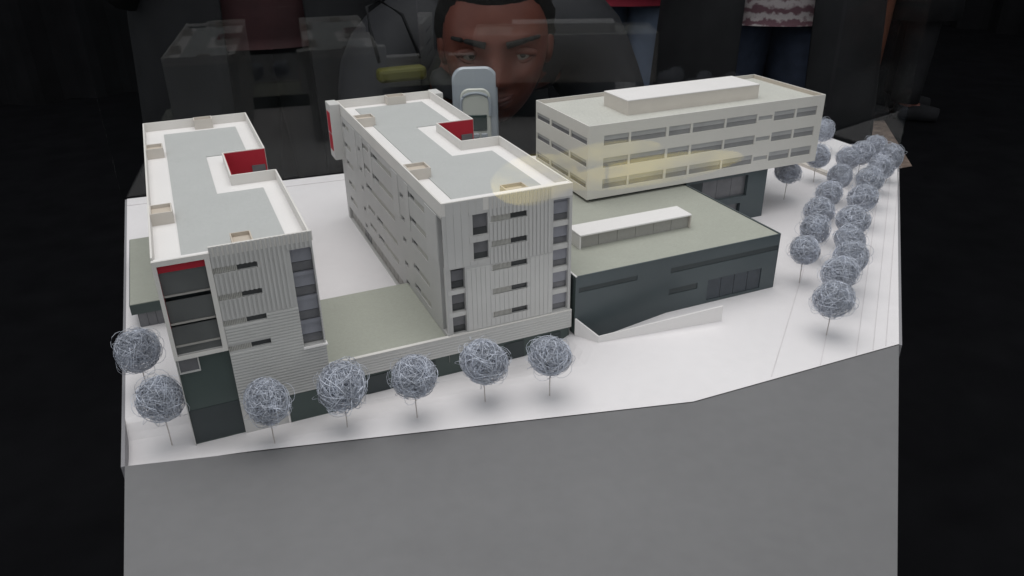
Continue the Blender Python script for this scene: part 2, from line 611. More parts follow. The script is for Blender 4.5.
# raised white portal frame
pf = MB()
for a in ((-0.2024, -0.1998, 0.0622, 0.1372), (-0.1702, -0.1668, 0.0622, 0.1372), (-0.1998, -0.1702, 0.1335, 0.1372), (-0.1998, -0.1702, 0.0622, 0.065)):
    F.add(pf, a[0], a[1], a[2], a[3], -0.0012, 0.0006)
pf.build('portal_frame', 'parapet', b1)
# dark entrance volume
F.slab(X1a + 0.0006, -0.1665, -0.012, 0.0622, 0.0025, 0.0042).build('entrance_wall', 'dark', b1)
F.slab(X1a + 0.0009, -0.1668, -0.010, 0.018, 0.0020, 0.0025).build('entrance_door', 'dark_strip', b1)
fr = MB()
for a in ((-0.2012, -0.1872, 0.0498, 0.0508), (-0.2012, -0.1872, 0.0608, 0.0616), (-0.2012, -0.2004, 0.0508, 0.0608), (-0.188, -0.1872, 0.0508, 0.0608)):
    F.add(fr, a[0], a[1], a[2], a[3], 0.0008, 0.0026)
wf = fr.build('window_frame', 'card', b1)
F.slab(-0.2004, -0.188, 0.0508, 0.0608, 0.0019, 0.0024).build('window_pane', 'glass_mid', wf)
# corner window column
for i in range(4):
    z0 = 0.0518 + i * 0.01945
    F.slab(-0.1150, -0.1005, z0 + 0.0005, z0 + 0.0070, 0.0045, 0.0055).build('window', 'glass_mid', b1)
    F.slab(-0.1150, -0.1005, z0 + 0.0076, z0 + 0.0160, 0.0040, 0.0055).build('window', 'glass_blue', b1)
    F.slab(-0.1152, -0.1003, z0 + 0.0164, z0 + 0.0192, 0.0030, 0.0058).build('floor_band', 'glass_blue', b1)
F.slab(-0.1158, -0.0982, 0.0500, 0.0512, -0.0022, 0.003).build('sill', 'white', b1)
F.slab(-0.1348, -0.1335, -0.012, 0.0133, -0.0016, -0.0003).build('entrance_post', 'white', b1)
F.slab(-0.1330, -0.0996, -0.012, 0.0130, -0.0007, -0.0002).build('plinth', 'dark', b1)
# right and left side walls
for k, WW in enumerate((WL, WR)):
    for r, zc in enumerate((0.1185, 0.0965, 0.0755, 0.0535, 0.0325)):
        WW.opening(0.05, 0.085, zc - 0.003, zc + 0.003, 0.002)
        WW.slab(0.05, 0.085, zc - 0.003, zc + 0.003, 0.0016, 0.002).build('window', 'glass_mid', b1)
        if k == 0 or zc < 0.09:
            WW.opening(0.24, 0.30, zc - 0.003, zc + 0.003, 0.002)
            WW.slab(0.24, 0.30, zc - 0.003, zc + 0.003, 0.0016, 0.002).build('window', 'glass_mid', b1)
    if k == 1:
        WW.opening(0.143, 0.212, H1 - 0.041, H1 - 0.012, 0.0372)
    m_ = MB()
    WW.wall(m_)
    m_.build('side_wall', 'card', b1)
MB().box(X1a + 0.0002, X1b - 0.0002, Y1b - 0.001, Y1b, 0, H1 - 0.012).build('back_wall', 'card', b1)
notch_roof(b1, X1a, X1b, Y1, Y1b, H1 - 0.009, H1, -0.136, 0.143, 0.212, -0.184, -0.1138, 0.0045, 0.335, -0.1505, 0.1238, 0.236, 0)
MB().box(X1a, -0.1668, Y1 - 0.0001, Y1 + TP * 2, 0.1336, 0.1374).build('parapet', 'white', b1)
MB().box(-0.1668, X1b + 0.0008, Y1 - 0.0001, Y1 + TP, 0.1336, 0.1410).build('parapet', 'parapet', b1)
open_box(b1, -0.2008, -0.186, 0.252, 0.270, H1 - 0.009, H1 + 0.0004)
open_box(b1, -0.2008, -0.1852, 0.0725, 0.093, H1 - 0.009, H1 + 0.0004)
open_box(b1, -0.153, -0.135, 0.343, 0.3566, H1 - 0.009, H1 + 0.0008)
open_box(b1, -0.1508, -0.137, Y1 + TP, 0.0135, H1 - 0.009, H1 - 0.001, 'tan')

# ------------------------------------------------------------------ annex beside it
an = thing('model_annex', 'low green-roofed model annex with three grey panels beneath', 'model building', (-0.22, 0.25, 0))
MB().prism([(-0.2395, 0.172), (-0.2026, 0.172), (-0.2026, 0.336), (-0.2395, 0.336)], 0.0146, 0.0240).build('upper_wall', 'dark', an)
MB().prism([(-0.2388, 0.1727), (-0.2026, 0.1727), (-0.2026, 0.3353), (-0.2388, 0.3353)], 0.0240, 0.0246).build('roof', 'green_roof', an)
for i in range(3):
    x = -0.2345 + i * 0.0073
    MB().box(x, x + 0.0070, 0.1745, 0.1757, 0.0, 0.0146).build('wall_panel', 'glass_mid', an)
MB().box(-0.235, -0.2027, 0.1759, 0.33, 0.0, 0.0146).build('lower_wall', 'dark_strip', an)

# ------------------------------------------------------------------ podium linking the two blocks
pd = thing('model_podium', 'low green-roofed podium with pale ribbed band linking two grey blocks', 'model building', (0.0, 0.05, 0))
P0, PT = 0.0078, 0.0246
X2b, Y2b, H2 = 0.1113, 0.3646, 0.1400
MB().box(X1b + 0.0001, -0.0002, 0.003, 0.1146, 0.0, PT - 0.0035).build('core', 'dark', pd)
MB().box(X1b + 0.0001, -0.0002, 0.0015, 0.1150, PT - 0.0034, PT - 0.0024).build('roof', 'green_roof', pd)
PF = Facade(lambda u, z, n: (u, 0.0 + n, z), X1b + 0.0003, X2b + 0.0006, P0, PT)
bd = PF.slab(X1b + 0.0003, X2b + 0.0012, P0, PT, -0.0010, 0.0014).build('parapet_band', 'card_light', pd)
PF.ribs(X1b + 0.0006, X2b + 0.0010, P0 + 0.0006, PT - 0.0006, 0.0024, 0.0013, 0.0014, False).build('band_ribs', 'card_light', bd)
PF.slab(X1b + 0.0003, X2b + 0.0012, PT, PT + 0.0005, -0.0016, 0.0016).build('band_coping', 'parapet', bd)
PF.slab(X1b + 0.0003, X2b, -0.0135, P0, 0.0012, 0.003).build('plinth', 'dark', pd)
for x in (-0.07, -0.03, 0.012, 0.05, 0.085):
    PF.slab(x, x + 0.018, -0.0115, 0.0045, 0.0006, 0.0012).build('plinth_glazing', 'dark_strip', pd)

# ------------------------------------------------------------------ second apartment block
b2 = thing('model_apartment_block', 'grey card model apartment block with small square windows and a slotted side', 'model building', (0.055, 0.18, 0), 'model apartment blocks')
F = Facade(lambda u, z, n: (u, n, z), 0.0, X2b, PT, H2 - 0.0105)
for zt in (0.1235, 0.1023, 0.0815, 0.0600, 0.0387):
    louvre_window(F, 0.0400, 0.0570, 0.0710, zt - 0.0052, zt, b2)
for z0, z1 in ((0.1091, 0.1271), (0.0884, 0.1039)):
    F.opening(0.0247, 0.0374, z0, z1, 0.003)
    F.slab(0.0247, 0.0374, z0, z0 + (z1 - z0) * 0.33, 0.0024, 0.003).build('window', 'glass_dark', b2)
    F.slab(0.0247, 0.0374, z0 + (z1 - z0) * 0.35, z1, 0.0020, 0.003).build('window', 'glass_mid', b2)
F.opening(0.0943, 0.1088, 0.0260, 0.1278, 0.006)
for i in range(5):
    z0 = 0.0260 + i * 0.02065
    F.slab(0.0943, 0.1088, z0 + 0.0002, z0 + 0.0052, 0.0040, 0.0055).build('window', 'glass_mid', b2)
    F.slab(0.0943, 0.1088, z0 + 0.0058, z0 + 0.0155, 0.0034, 0.0055).build('window', 'glass_blue', b2)
    if i < 4:
        F.slab(0.0943, 0.1088, z0 + 0.0160, z0 + 0.0202, 0.0012, 0.0058).build('floor_band', 'card_light', b2)
F.slab(0.0943, 0.1088, 0.1242, 0.1278, 0.0040, 0.0055).build('window', 'glass_blue', b2)
F.opening(0.0010, 0.0166, 0.0250, 0.0841, 0.006)
for i in range(3):
    z0 = 0.0250 + i * 0.0203
    F.slab(0.0042, 0.0166, z0 + 0.0002, z0 + 0.0058, 0.0045, 0.0055).build('window', 'glass_dark', b2)
    F.slab(0.0042, 0.0166, z0 + 0.0064, z0 + 0.0155, 0.0040, 0.0055).build('window', 'glass_mid', b2)
    if i < 2:
        F.slab(0.0020, 0.0166, z0 + 0.0160, z0 + 0.0196, 0.0010, 0.0058).build('floor_band', 'card_light', b2)
F.slab(0.0020, 0.0040, 0.0251, 0.0840, 0.0014, 0.0056).build('corner_mullion', 'card_light', b2)
wm = MB()
F.wall(wm)
wm.build('front_wall', 'card', b2)
F.ribs(0.0386, 0.0942, 0.0830, 0.1396, 0.0034, 0.0023, 0.0006, True).build('vertical_cladding', 'rib', b2)
F.ribs(0.0180, 0.1110, 0.0262, 0.0818, 0.0040, 0.0036, 0.0003, True).build('smooth_cladding', 'card_light', b2)
F.ribs(0.0030, 0.0380, 0.0850, 0.1396, 0.0062, 0.0059, 0.0003, True).build('smooth_cladding', 'rib', b2)
# side facing the courtyard
S = Facade(lambda u, z, n: (n, u, z), 0.0, Y2b, 0.0, H2 - 0.012)
S.opening(0.0012, 0.0130, 0.0252, 0.1265, 0.005)
for i in range(5):
    z0 = 0.0254 + i * 0.0202
    S.slab(0.0014, 0.0128, z0, z0 + 0.0070, 0.0036, 0.0045).build('window', 'glass_dark', b2)
    S.slab(0.0014, 0.0128, z0 + 0.0080, z0 + 0.0195, 0.0040, 0.0045).build('window', 'glass_mid', b2)
rows = (0.1188, 0.0968, 0.0762, 0.0520, 0.0320)
for r, zc in enumerate(rows):
    h = 0.0027
    louvre_window(S, 0.0430, 0.0740, 0.0890, zc - h, zc + h, b2)
    if r == 2:
        louvre_window(S, 0.1420, 0.2300, 0.2500, zc - h, zc + h, b2)
    else:
        louvre_window(S, 0.1400, 0.1950, 0.2150, zc - h, zc + h, b2)
        S.opening(0.2240, 0.2500, zc - h, zc + h, 0.002)
        S.slab(0.2240, 0.2500, zc - h, zc + h, 0.0016, 0.002).build('window', 'louvre_d', b2)
    louvre_window(S, 0.3080, 0.3300, 0.3400, zc - h, zc + h, b2)
    zq = zc - 0.0095
    for (a, b) in ((0.1075, 0.1180), (0.2640, 0.2740)):
        S.opening(a, b, zq - 0.0025, zq + 0.0025, 0.003)
        S.slab(a, b, zq - 0.0025, zq + 0.0025, 0.0024, 0.003).build('window', 'glass_dark', b2)
S.opening(0.1160, 0.3560, 0.0008, 0.0165, 0.004)
for i in range(16):
    a = 0.1165 + i * 0.0149
    S.slab(a, a + 0.0138, 0.0010, 0.0160, 0.0030, 0.004).build('ground_floor_panel', 'glass_dark' if i in (10, 11) else 'louvre_d', b2)
wm = MB()
S.wall(wm)
wm.build('side_wall', 'card', b2)
for (a, b) in ((0.0140, 0.0995), (0.1210, 0.2580), (0.2800, 0.3600)):
    S.ribs(a, b, 0.0850, 0.1270, 0.0500, 0.0415, 0.0005, False).build('side_panel', 'rib', b2)
R2 = Facade(lambda u, z, n: (X2b - n, u, z), 0.0, Y2b, 0.0, H2 - 0.012)
for zc in rows:
    R2.opening(0.03, 0.12, zc - 0.003, zc + 0.003, 0.002)
    R2.slab(0.03, 0.12, zc - 0.003, zc + 0.003, 0.0016, 0.002).build('window', 'glass_mid', b2)
R2.opening(0.151, 0.221, H2 - 0.041, H2 - 0.012, 0.0372)
wm = MB()
R2.wall(wm)
wm.build('side_wall', 'card', b2)
MB().box(0.0002, X2b - 0.0002, Y2b - 0.001, Y2b, 0, H2 - 0.012).build('back_wall', 'card', b2)
notch_roof(b2, 0.0, X2b, 0.0, Y2b, H2 - 0.009, H2, 0.0725, 0.151, 0.221, 0.018, 0.0965, 0.012, 0.350, 0.057, 0.1345, 0.245, 0)
MB().box(0.0, X2b, -0.0001, TP, H2 - 0.0105, H2).build('parapet', 'parapet', b2)
MB().box(TP, X2b - TP, TP, TP + 0.006, H2 - 0.009, H2 - 0.0005).build('front_kerb', 'white', b2)
open_box(b2, TP, 0.021, 0.271, 0.288, H2 - 0.009, H2 + 0.0004)
open_box(b2, TP, 0.0205, 0.0855, 0.104, H2 - 0.009, H2 + 0.0004)
open_box(b2, 0.056, 0.0775, 0.349, 0.3632, H2 - 0.009, H2 + 0.0008)
open_box(b2, 0.0565, 0.0755, 0.0075, 0.0205, H2 - 0.009, H2 - 0.0002, 'tan')
# rear portal box standing out beyond both sides, red panels on its flank
for (xa, xb) in ((-0.0110, -0.0002), (X2b + 0.0002, 0.1215)):
    e = MB().box(xa, xb, 0.346, 0.3700, 0.077, H2 - 0.0002).build('rear_portal', 'card_light', b2)
    if xa < 0:
        for z0, z1 in ((0.0865, 0.105), (0.107, 0.130)):
            MB().box(xa - 0.0006, xa, 0.351, 0.3655, z0, z1).build('red_panel', 'red', e)

# ------------------------------------------------------------------ dark hall under the office block
hl = thing('model_hall', 'slate-coloured low model hall with pale green flat roof under the cream block', 'model building', (0.23, 0.12, 0))
X3a, X3b, Y3f, Y3b, H3, B3 = 0.2078, 0.5140, 0.1493, 0.2738, 0.1372, 0.0592
hx0, hx1, hy0, hy1, hz = 0.1148, 0.3334, -0.0028, 0.2700, 0.0562
F = Facade(lambda u, z, n: (u, hy0 + n, z), hx0, hx1, -0.013, hz)
for a in ((0.1180, 0.1764, 0.0405, 0.0452), (0.2113, 0.3332, 0.0400, 0.0452), (0.2113, 0.2424, 0.0180, 0.0240)):
    F.opening(*a, 0.0008)
    F.slab(*a, 0.0006, 0.0010).build('window_strip', 'dark_strip', hl)
F.opening(0.2540, 0.3160, 0.0030, 0.0242, 0.0012)
for i in range(4):
    a = 0.2540 + i * 0.0155
    F.slab(a + 0.0002, a + 0.0152, 0.0032, 0.0240, 0.0008, 0.0012).build('glazing_panel', 'dark_mesh', hl)
wm = MB()
F.wall(wm)
wm.build('front_wall', 'dark_wall', hl)
MB().box(hx0, hx0 + 0.001, hy0 + 0.0002, hy1, 0, hz).build('side_wall', 'dark', hl)
MB().box(hx0 - 0.0006, hx0, 0.001, 0.010, 0.040, 0.052).build('side_window', 'dark_strip', hl)
MB().box(hx1 - 0.001, hx1, hy0 + 0.0002, hy1, 0, hz).build('side_wall', 'dark_wall', hl)
MB().box(hx0 + 0.0002, hx1 - 0.0002, hy1 - 0.001, hy1, 0, hz).build('back_wall', 'dark_wall', hl)
MB().box(hx0 + 0.0011, hx1 - 0.0011, hy0 + 0.0012, hy1 - 0.0012, hz - 0.0022, hz - 0.0004).build('roof', 'green_roof', hl)
MB().box(hx0 - 0.0004, hx0 + 0.0011, hy0 - 0.0004, hy1, hz, hz + 0.0008).build('roof_edge', 'white', hl)
MB().box(hx0 + 0.0012, hx1, hy0 - 0.0003, hy0 + 0.0009, hz, hz + 0.0004).build('roof_edge', 'dark_wall', hl)
MB().box(hx1 - 0.0012, hx1 + 0.0002, hy0 + 0.001, 0.149, hz, hz + 0.0006).build('roof_edge', 'dark_wall', hl)

cn = thing('model_rooflight', 'white rooflight with grey glazed side lying on the pale green hall roof', 'rooflight', (0.205, 0.06, hz))
MB().box(0.1450, 0.2665, 0.0470, 0.0725, hz + 0.0118, hz + 0.0138).build('lid', 'white', cn, bevel=0.0008)
MB().box(0.1450, 0.1464, 0.0474, 0.0720, hz - 0.0003, hz + 0.0118).build('end_wall', 'white', cn)
MB().box(0.2650, 0.2664, 0.0474, 0.0720, hz - 0.0003, hz + 0.0118).build('end_wall', 'beige', cn)
MB().box(0.1464, 0.2650, 0.0700, 0.0720, hz - 0.0003, hz + 0.0118).build('back_wall', 'beige', cn)
for i in range(6):
    a = 0.1464 + i * 0.01977
    MB().box(a + 0.0001, a + 0.0195, 0.0500, 0.0508, hz - 0.0003, hz + 0.0118).build('glazing_panel', 'louvre_d', cn)

# ------------------------------------------------------------------ cream office block
b3 = thing('model_office_block', 'cream card model office block with three window rows and a roof box', 'model building', (0.36, 0.21, 0))
F = Facade(lambda u, z, n: (u, Y3f + n, z), X3a, X3b, B3, H3)
cols = [(0.2257, 0.2552), (0.2577, 0.3008), (0.3040, 0.3315), (0.3343, 0.3758), (0.3782, 0.4192), (0.4431, 0.4725), (0.4752, 0.5045)]
for z1 in (0.1257, 0.1020, 0.0792):
    for (a, b) in cols:
        h = 0.0106
        F.opening(a, b, z1 - h, z1, 0.0018)
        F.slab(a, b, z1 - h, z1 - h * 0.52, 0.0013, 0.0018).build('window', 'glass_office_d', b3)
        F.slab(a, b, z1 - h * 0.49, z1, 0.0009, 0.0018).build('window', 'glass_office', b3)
    F.opening(0.4215, 0.4408, z1 - 0.0078, z1 - 0.0030, 0.0016)
    F.slab(0.4215, 0.4408, z1 - 0.0078, z1 - 0.0030, 0.0010, 0.0016).build('window', 'glass_office', b3)
wm = MB()
F.wall(wm)
wm.build('front_wall', 'cream', b3)
L3 = Facade(lambda u, z, n: (X3a + n, u, z), Y3f, Y3b, B3, H3)
for z1 in (0.1246, 0.1012, 0.0786):
    for (a, b) in ((0.1526, 0.1885), (0.1918, 0.2350), (0.2384, 0.2715)):
        L3.opening(a, b, z1 - 0.0076, z1, 0.0018)
        L3.slab(a, b, z1 - 0.0076, z1 - 0.0036, 0.0013, 0.0018).build('window', 'glass_mid', b3)
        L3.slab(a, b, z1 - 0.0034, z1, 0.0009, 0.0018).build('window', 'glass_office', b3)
wm = MB()
L3.wall(wm)
wm.build('side_wall', 'cream', b3)
R3 = Facade(lambda u, z, n: (X3b - n, u, z), Y3f, Y3b, B3, H3)
for z1 in (0.1246, 0.1012, 0.0786):
    for (a, b) in ((0.158, 0.205), (0.212, 0.262)):
        R3.opening(a, b, z1 - 0.0085, z1, 0.0032)
        R3.slab(a, b, z1 - 0.0085, z1, 0.0024, 0.0032).build('window', 'glass_office', b3)
wm = MB()
R3.wall(wm)
wm.build('side_wall', 'cream', b3)
MB().box(X3a + 0.0002, X3b - 0.0002, Y3b - 0.001, Y3b, B3, H3 - 0.0002).build('back_wall', 'beige', b3)
MB().box(X3a + 0.0004, X3b - 0.0004, Y3f + 0.0004, Y3b - 0.0012, B3 + 0.0002, B3 + 0.0015).build('soffit', 'beige', b3)
MB().box(X3a + 0.0012, X3b - 0.0012, Y3f + 0.0012, Y3b - 0.0014, H3 - 0.0055, H3 - 0.0040).build('roof', 'roof3', b3)
for b in ((X3a, X3b, Y3f, Y3f + 0.0011, H3, H3 + 0.0003), (X3a, X3b, Y3b - 0.0013, Y3b, H3, H3 + 0.0003), (X3a, X3a + 0.0011, Y3f + 0.0011, Y3b - 0.0013, H3, H3 + 0.0003), (X3b - 0.0011, X3b, Y3f + 0.0011, Y3b - 0.0013, H3, H3 + 0.0003)):
    MB().box(*b).build('coping', 'parapet', b3)
MB().box(X3b - 0.0024, X3b - 0.0012, Y3f + 0.002, Y3b - 0.002, H3 - 0.0040, H3 - 0.0002).build('parapet', 'tan', b3)
pb = MB().box(0.2725, 0.4460, 0.1830, 0.2330, H3 - 0.0040, H3 + 0.0113).build('roof_box', 'beige', b3)
MB().box(0.2722, 0.4463, 0.1827, 0.2333, H3 + 0.0113, H3 + 0.0122).build('box_lid', 'white', pb)
# recessed base over the hall roof, dark colour standing in for its shadow line, and slate stair block under the overhang
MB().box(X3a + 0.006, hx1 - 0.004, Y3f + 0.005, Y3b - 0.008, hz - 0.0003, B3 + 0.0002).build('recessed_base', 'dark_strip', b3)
G = Facade(lambda u, z, n: (u, 0.1520 + n, z), 0.3345, 0.4470, -0.001, B3)
G.opening(0.3400, 0.4200, 0.030, 0.055, 0.006)
G.opening(0.3400, 0.4130, 0.004, 0.022, 0.006)
for i in range(4):
    G.slab(0.3402 + i * 0.02, 0.3598 + i * 0.02, 0.030, 0.055, 0.0045, 0.0055).build('glazing_panel', 'glass_mid' if i != 0 else 'dark_strip', b3)
    G.slab(0.3402 + i * 0.018, 0.3578 + i * 0.018, 0.004, 0.022, 0.0045, 0.0055).build('glazing_panel', 'glass_mid' if i == 3 else 'dark_mesh', b3)
wm = MB()
G.wall(wm)
wm.build('base_wall', 'dark_wall', b3)
MB().box(0.446, 0.447, 0.1522, 0.265, 0, B3).build('base_wall', 'dark_wall', b3)
MB().box(0.3345, 0.4458, 0.264, 0.265, 0, B3).build('base_wall', 'dark_wall', b3)

# ------------------------------------------------------------------ ramp wall and low wall on the board
rw = thing('model_ramp_wall', 'white angled low wall edging the ramp before the slate hall', 'ramp wall', (0.19, -0.03, 0))
A, Bp, Cp = Vector((0.1146, -0.0034)), Vector((0.1270, -0.0236)), Vector((0.2462, -0.0373))
MB().prism([(A.x, A.y), (Bp.x, Bp.y), (Bp.x + 0.0014, Bp.y + 0.0014), (A.x + 0.0014, A.y)], -0.0004, [0.0165, 0.0058, 0.0058, 0.0165]).build('end_wall', 'white', rw)
MB().prism([(Bp.x, Bp.y), (Cp.x, Cp.y), (Cp.x + 0.0002, Cp.y + 0.0016), (Bp.x + 0.0014, Bp.y + 0.0015)], -0.0005, [0.0059, 0.0155, 0.0155, 0.0059]).build('sloping_wall', 'white', rw)
lw = MB().box(0.6205, 0.6290, 0.225, 0.286, -0.0003, 0.0040).build('model_low_wall', 'beige')
tag(lw, 'low beige kerb wall on the white board behind the wire trees', 'low wall')


# ------------------------------------------------------------------ steel wool trees
def crown_mesh(seed, R=0.0168):
    rnd = random.Random(seed)
    mb = MB()
    # curled strands wound round the ball at varying depth
    for s in range(620):
        rr = R * (1 - 0.6 * rnd.random() ** 1.5)
        ax = Vector((rnd.gauss(0, 1), rnd.gauss(0, 1), rnd.gauss(0, 1))).normalized()
        a = ax.orthogonal().normalized()
        b = ax.cross(a)
        off = rr * rnd.uniform(-0.75, 0.75)
        cr = math.sqrt(max(1e-9, rr * rr - off * off))
        t0 = rnd.uniform(0, 6.28)
        sp = rnd.uniform(0.7, 2.6)
        k = 9
        wob = [rnd.uniform(-1, 1) for _ in range(4)]
        pts = []
        for i in range(k):
            t = t0 + sp * i / (k - 1)
            q = cr * (1 + 0.07 * wob[0] * math.sin(3 * t + wob[1] * 3))
            p = ax * (off + R * 0.10 * wob[2] * math.sin(2.3 * t + wob[3] * 3)) + a * (q * math.cos(t)) + b * (q * math.sin(t))
            p.z *= 0.94
            pts.append(p)
        mb.tube(pts, rnd.uniform(0.00014, 0.00029), 3)
    # a few loose loops that stick out
    for s in range(40):
        d = Vector((rnd.gauss(0, 1), rnd.gauss(0, 1), rnd.gauss(0, 0.9))).normalized()
        a = d.orthogonal().normalized()
        b = d.cross(a)
        c0 = d * R * 0.86
        lr = R * rnd.uniform(0.15, 0.5)
        dirl = (a * math.cos(s) + b * math.sin(s))
        pts = []
        for i in range(8):
            t = math.pi * 1.15 * i / 7
            pts.append(c0 + dirl * (lr * math.cos(t)) + d * (lr * 0.8 * math.sin(t)))
        mb.tube(pts, 0.00017, 3)
    return mb


def island_shade(m):
    nt = m.node_tree
    p = nt.nodes['Principled BSDF']
    src = p.inputs['Base Color'].links[0].from_socket
    ge = nt.nodes.new('ShaderNodeNewGeometry')
    rp = nt.nodes.new('ShaderNodeMapRange')
    rp.inputs['To Min'].default_value = 0.55
    rp.inputs['To Max'].default_value = 1.15
    nt.links.new(ge.outputs['Random Per Island'], rp.inputs['Value'])
    vm = nt.nodes.new('ShaderNodeVectorMath')
    vm.operation = 'SCALE'
    nt.links.new(src, vm.inputs[0])
    nt.links.new(rp.outputs[0], vm.inputs['Scale'])
    nt.links.new(vm.outputs[0], p.inputs['Base Color'])


island_shade(M['wire'])
CR = []
for s in range(5):
    me = crown_mesh(100 + s * 13).mesh('crown')
    me.materials.append(M['wire'])
    me.polygons.foreach_set('use_smooth', [True] * len(me.polygons))
    CR.append(me)
tm = MB().tube([(0, 0, 0), (0.0002, 0.0001, 0.012), (0, 0, 0.030)], 0.00045, 6).mesh('trunk')
tm.materials.append(M['trunk'])


def tree(i, x, y, label, group, sc=1.0):
    z = gz(x, y)
    t = thing('model_tree', label, 'model tree', (x, y, z), group)
    c = bpy.data.objects.new('crown', CR[i % 5])
    COL.objects.link(c)
    c.parent = t
    c.location = (0, 0, 0.036 - z * 0.4)
    c.rotation_euler = (i * 0.4, i * 0.27, i * 1.3)
    rr = random.Random(i * 7 + int(abs(x) * 1e4))
    c.scale = (sc * rr.uniform(0.92, 1.08), sc * rr.uniform(0.92, 1.08), sc * rr.uniform(0.90, 1.05))
    k = bpy.data.objects.new('trunk', tm)
    k.rotation_euler = (rr.uniform(-0.05, 0.05), rr.uniform(-0.05, 0.05), rr.uniform(0, 6))
    COL.objects.link(k)
    k.parent = t
    return t


front = [(0.0541, -0.0772), (0.0058, -0.0641), (-0.0477, -0.0616), (-0.0978, -0.0512), (-0.1494, -0.0480), (-0.2181, -0.0026), (-0.2310, 0.0640)]
fl_lab = ['steel wool model tree beside the pale ribbed band, nearest the ramp wall',
          'steel wool model tree second from the ramp wall, before the pale ribbed band',
          'steel wool model tree third from the ramp wall, before the pale ribbed band',
          'steel wool model tree fourth from the ramp wall, near where band meets the portal block',
          'steel wool model tree before the horizontally ribbed wall of the portal block',
          'steel wool model tree off the corner of the portal block, by its dark entrance',
          'steel wool model tree at the board edge before the low annex']
for i, (x, y) in enumerate(front):
    tree(i, x, y, fl_lab[i], 'steel wool trees along the front street', (1.0, 1.08, 1.0, 1.06, 0.98, 1.04, 1.0)[i])
ORD = ['first', 'second', 'third', 'fourth', 'fifth', 'sixth', 'seventh', 'eighth', 'ninth']
r1 = [(0.3622, -0.0073), (0.4082, 0.0291), (0.4480, 0.0662), (0.4973, 0.1034), (0.5536, 0.1446), (0.6121, 0.1911), (0.6475, 0.2026), (0.6881, 0.2180)]
r2 = [(0.3125, -0.0963), (0.3548, -0.0602), (0.3897, -0.0382), (0.4190, -0.0074), (0.4612, 0.0311), (0.5206, 0.0759), (0.5745, 0.1181), (0.6242, 0.1487), (0.6675, 0.1735)]
for i, (x, y) in enumerate(r1):
    lab = 'steel wool model tree at the front end of the row next to the slate hall' if i == 0 else 'steel wool model tree, %s in the hall-side street row counted from the slate hall' % ORD[i]
    tree(i + 2, x, y, lab, 'steel wool street trees, hall side', 0.95 if i else 0.88)
for i, (x, y) in enumerate(r2):
    lab = 'round steel wool model tree leading the outer street row, closest to the grey table edge' if i == 0 else 'steel wool model tree, %s in the outer street row counted from the grey table edge' % ORD[i]
    tree(i + 4, x, y, lab, 'steel wool street trees, outer row', 0.97 if i else 1.0)
for i, (x, y, lab) in enumerate(((0.5081, 0.1835, 'steel wool model tree tucked under the overhang of the cream office block'),
                                 (0.5871, 0.2176, 'steel wool model tree between the cream office block and the low kerb wall'),
                                 (0.6819, 0.3096, 'steel wool model tree behind the cream office block near the glass corner'))):
    tree(i + 1, x, y, lab, 'steel wool trees by the office block', 0.95)


# ------------------------------------------------------------------ glass screens of the display
def pane(name, a, b, z0, z1, m, label, th=0.0015):
    a, b = Vector(a), Vector(b)
    d = (b - a).normalized()
    n = Vector((-d.y, d.x)) * th
    mb = MB().prism([tuple(a), tuple(b), tuple(b + n), tuple(a + n)], z0, z1)
    return tag(mb.build(name, m), label, 'glass pane')


pane('glass_pane', (-0.2535, 0.5535), (0.150, 0.5227), -0.0298, 0.60, 'glass', 'clear glass pane behind the two grey apartment blocks')
pane('glass_pane', (0.1512, 0.5225), (0.7625, 0.3900), -0.0298, 0.60, 'glass', 'clear glass pane behind the cream office block')
pane('glass_pane', (-0.2470, -0.450), (0.0080, -0.450), -0.0012, 0.60, 'glass_front', 'clear front glass pane between viewer and model, mirroring added yellow glow shapes')
pane('glass_pane', (0.7665, 0.3870), (0.7690, 0.2480), -0.0298, 0.60, 'glass', 'clear glass pane closing the display end by the street trees')


# ------------------------------------------------------------------ people behind the glass
def lathe_loft(mb, secs, n=20, a0=0.0, a1=2 * math.pi, cx=0.0, fold=0.0, seed=0):
    """secs: (x, y, z, rx, ry); open shell when a1 - a0 < 2 pi (gap faces -y)"""
    closed = abs(a1 - a0 - 2 * math.pi) < 1e-6
    m = n if closed else n + 1
    b = len(mb.v)
    for (x, y, z, rx, ry) in secs:
        for j in range(m):
            q = a0 + (a1 - a0) * j / n
            f = 1 + fold * math.sin(5 * q + seed + z * 3) + fold * 0.6 * math.sin(11 * q + 2 * seed)
            # q = 0 faces -y
            mb.v.append((x + rx * f * math.sin(q), y - ry * f * math.cos(q), z))
    for i in range(len(secs) - 1):
        for j in range(n):
            mb.f.append((b + i * m + j, b + i * m + (j + 1) % m, b + (i + 1) * m + (j + 1) % m, b + (i + 1) * m + j))
    if closed:
        mb.f.append(tuple(b + j for j in range(m)))
        mb.f.append(tuple(b + (len(secs) - 1) * m + j for j in reversed(range(m))))


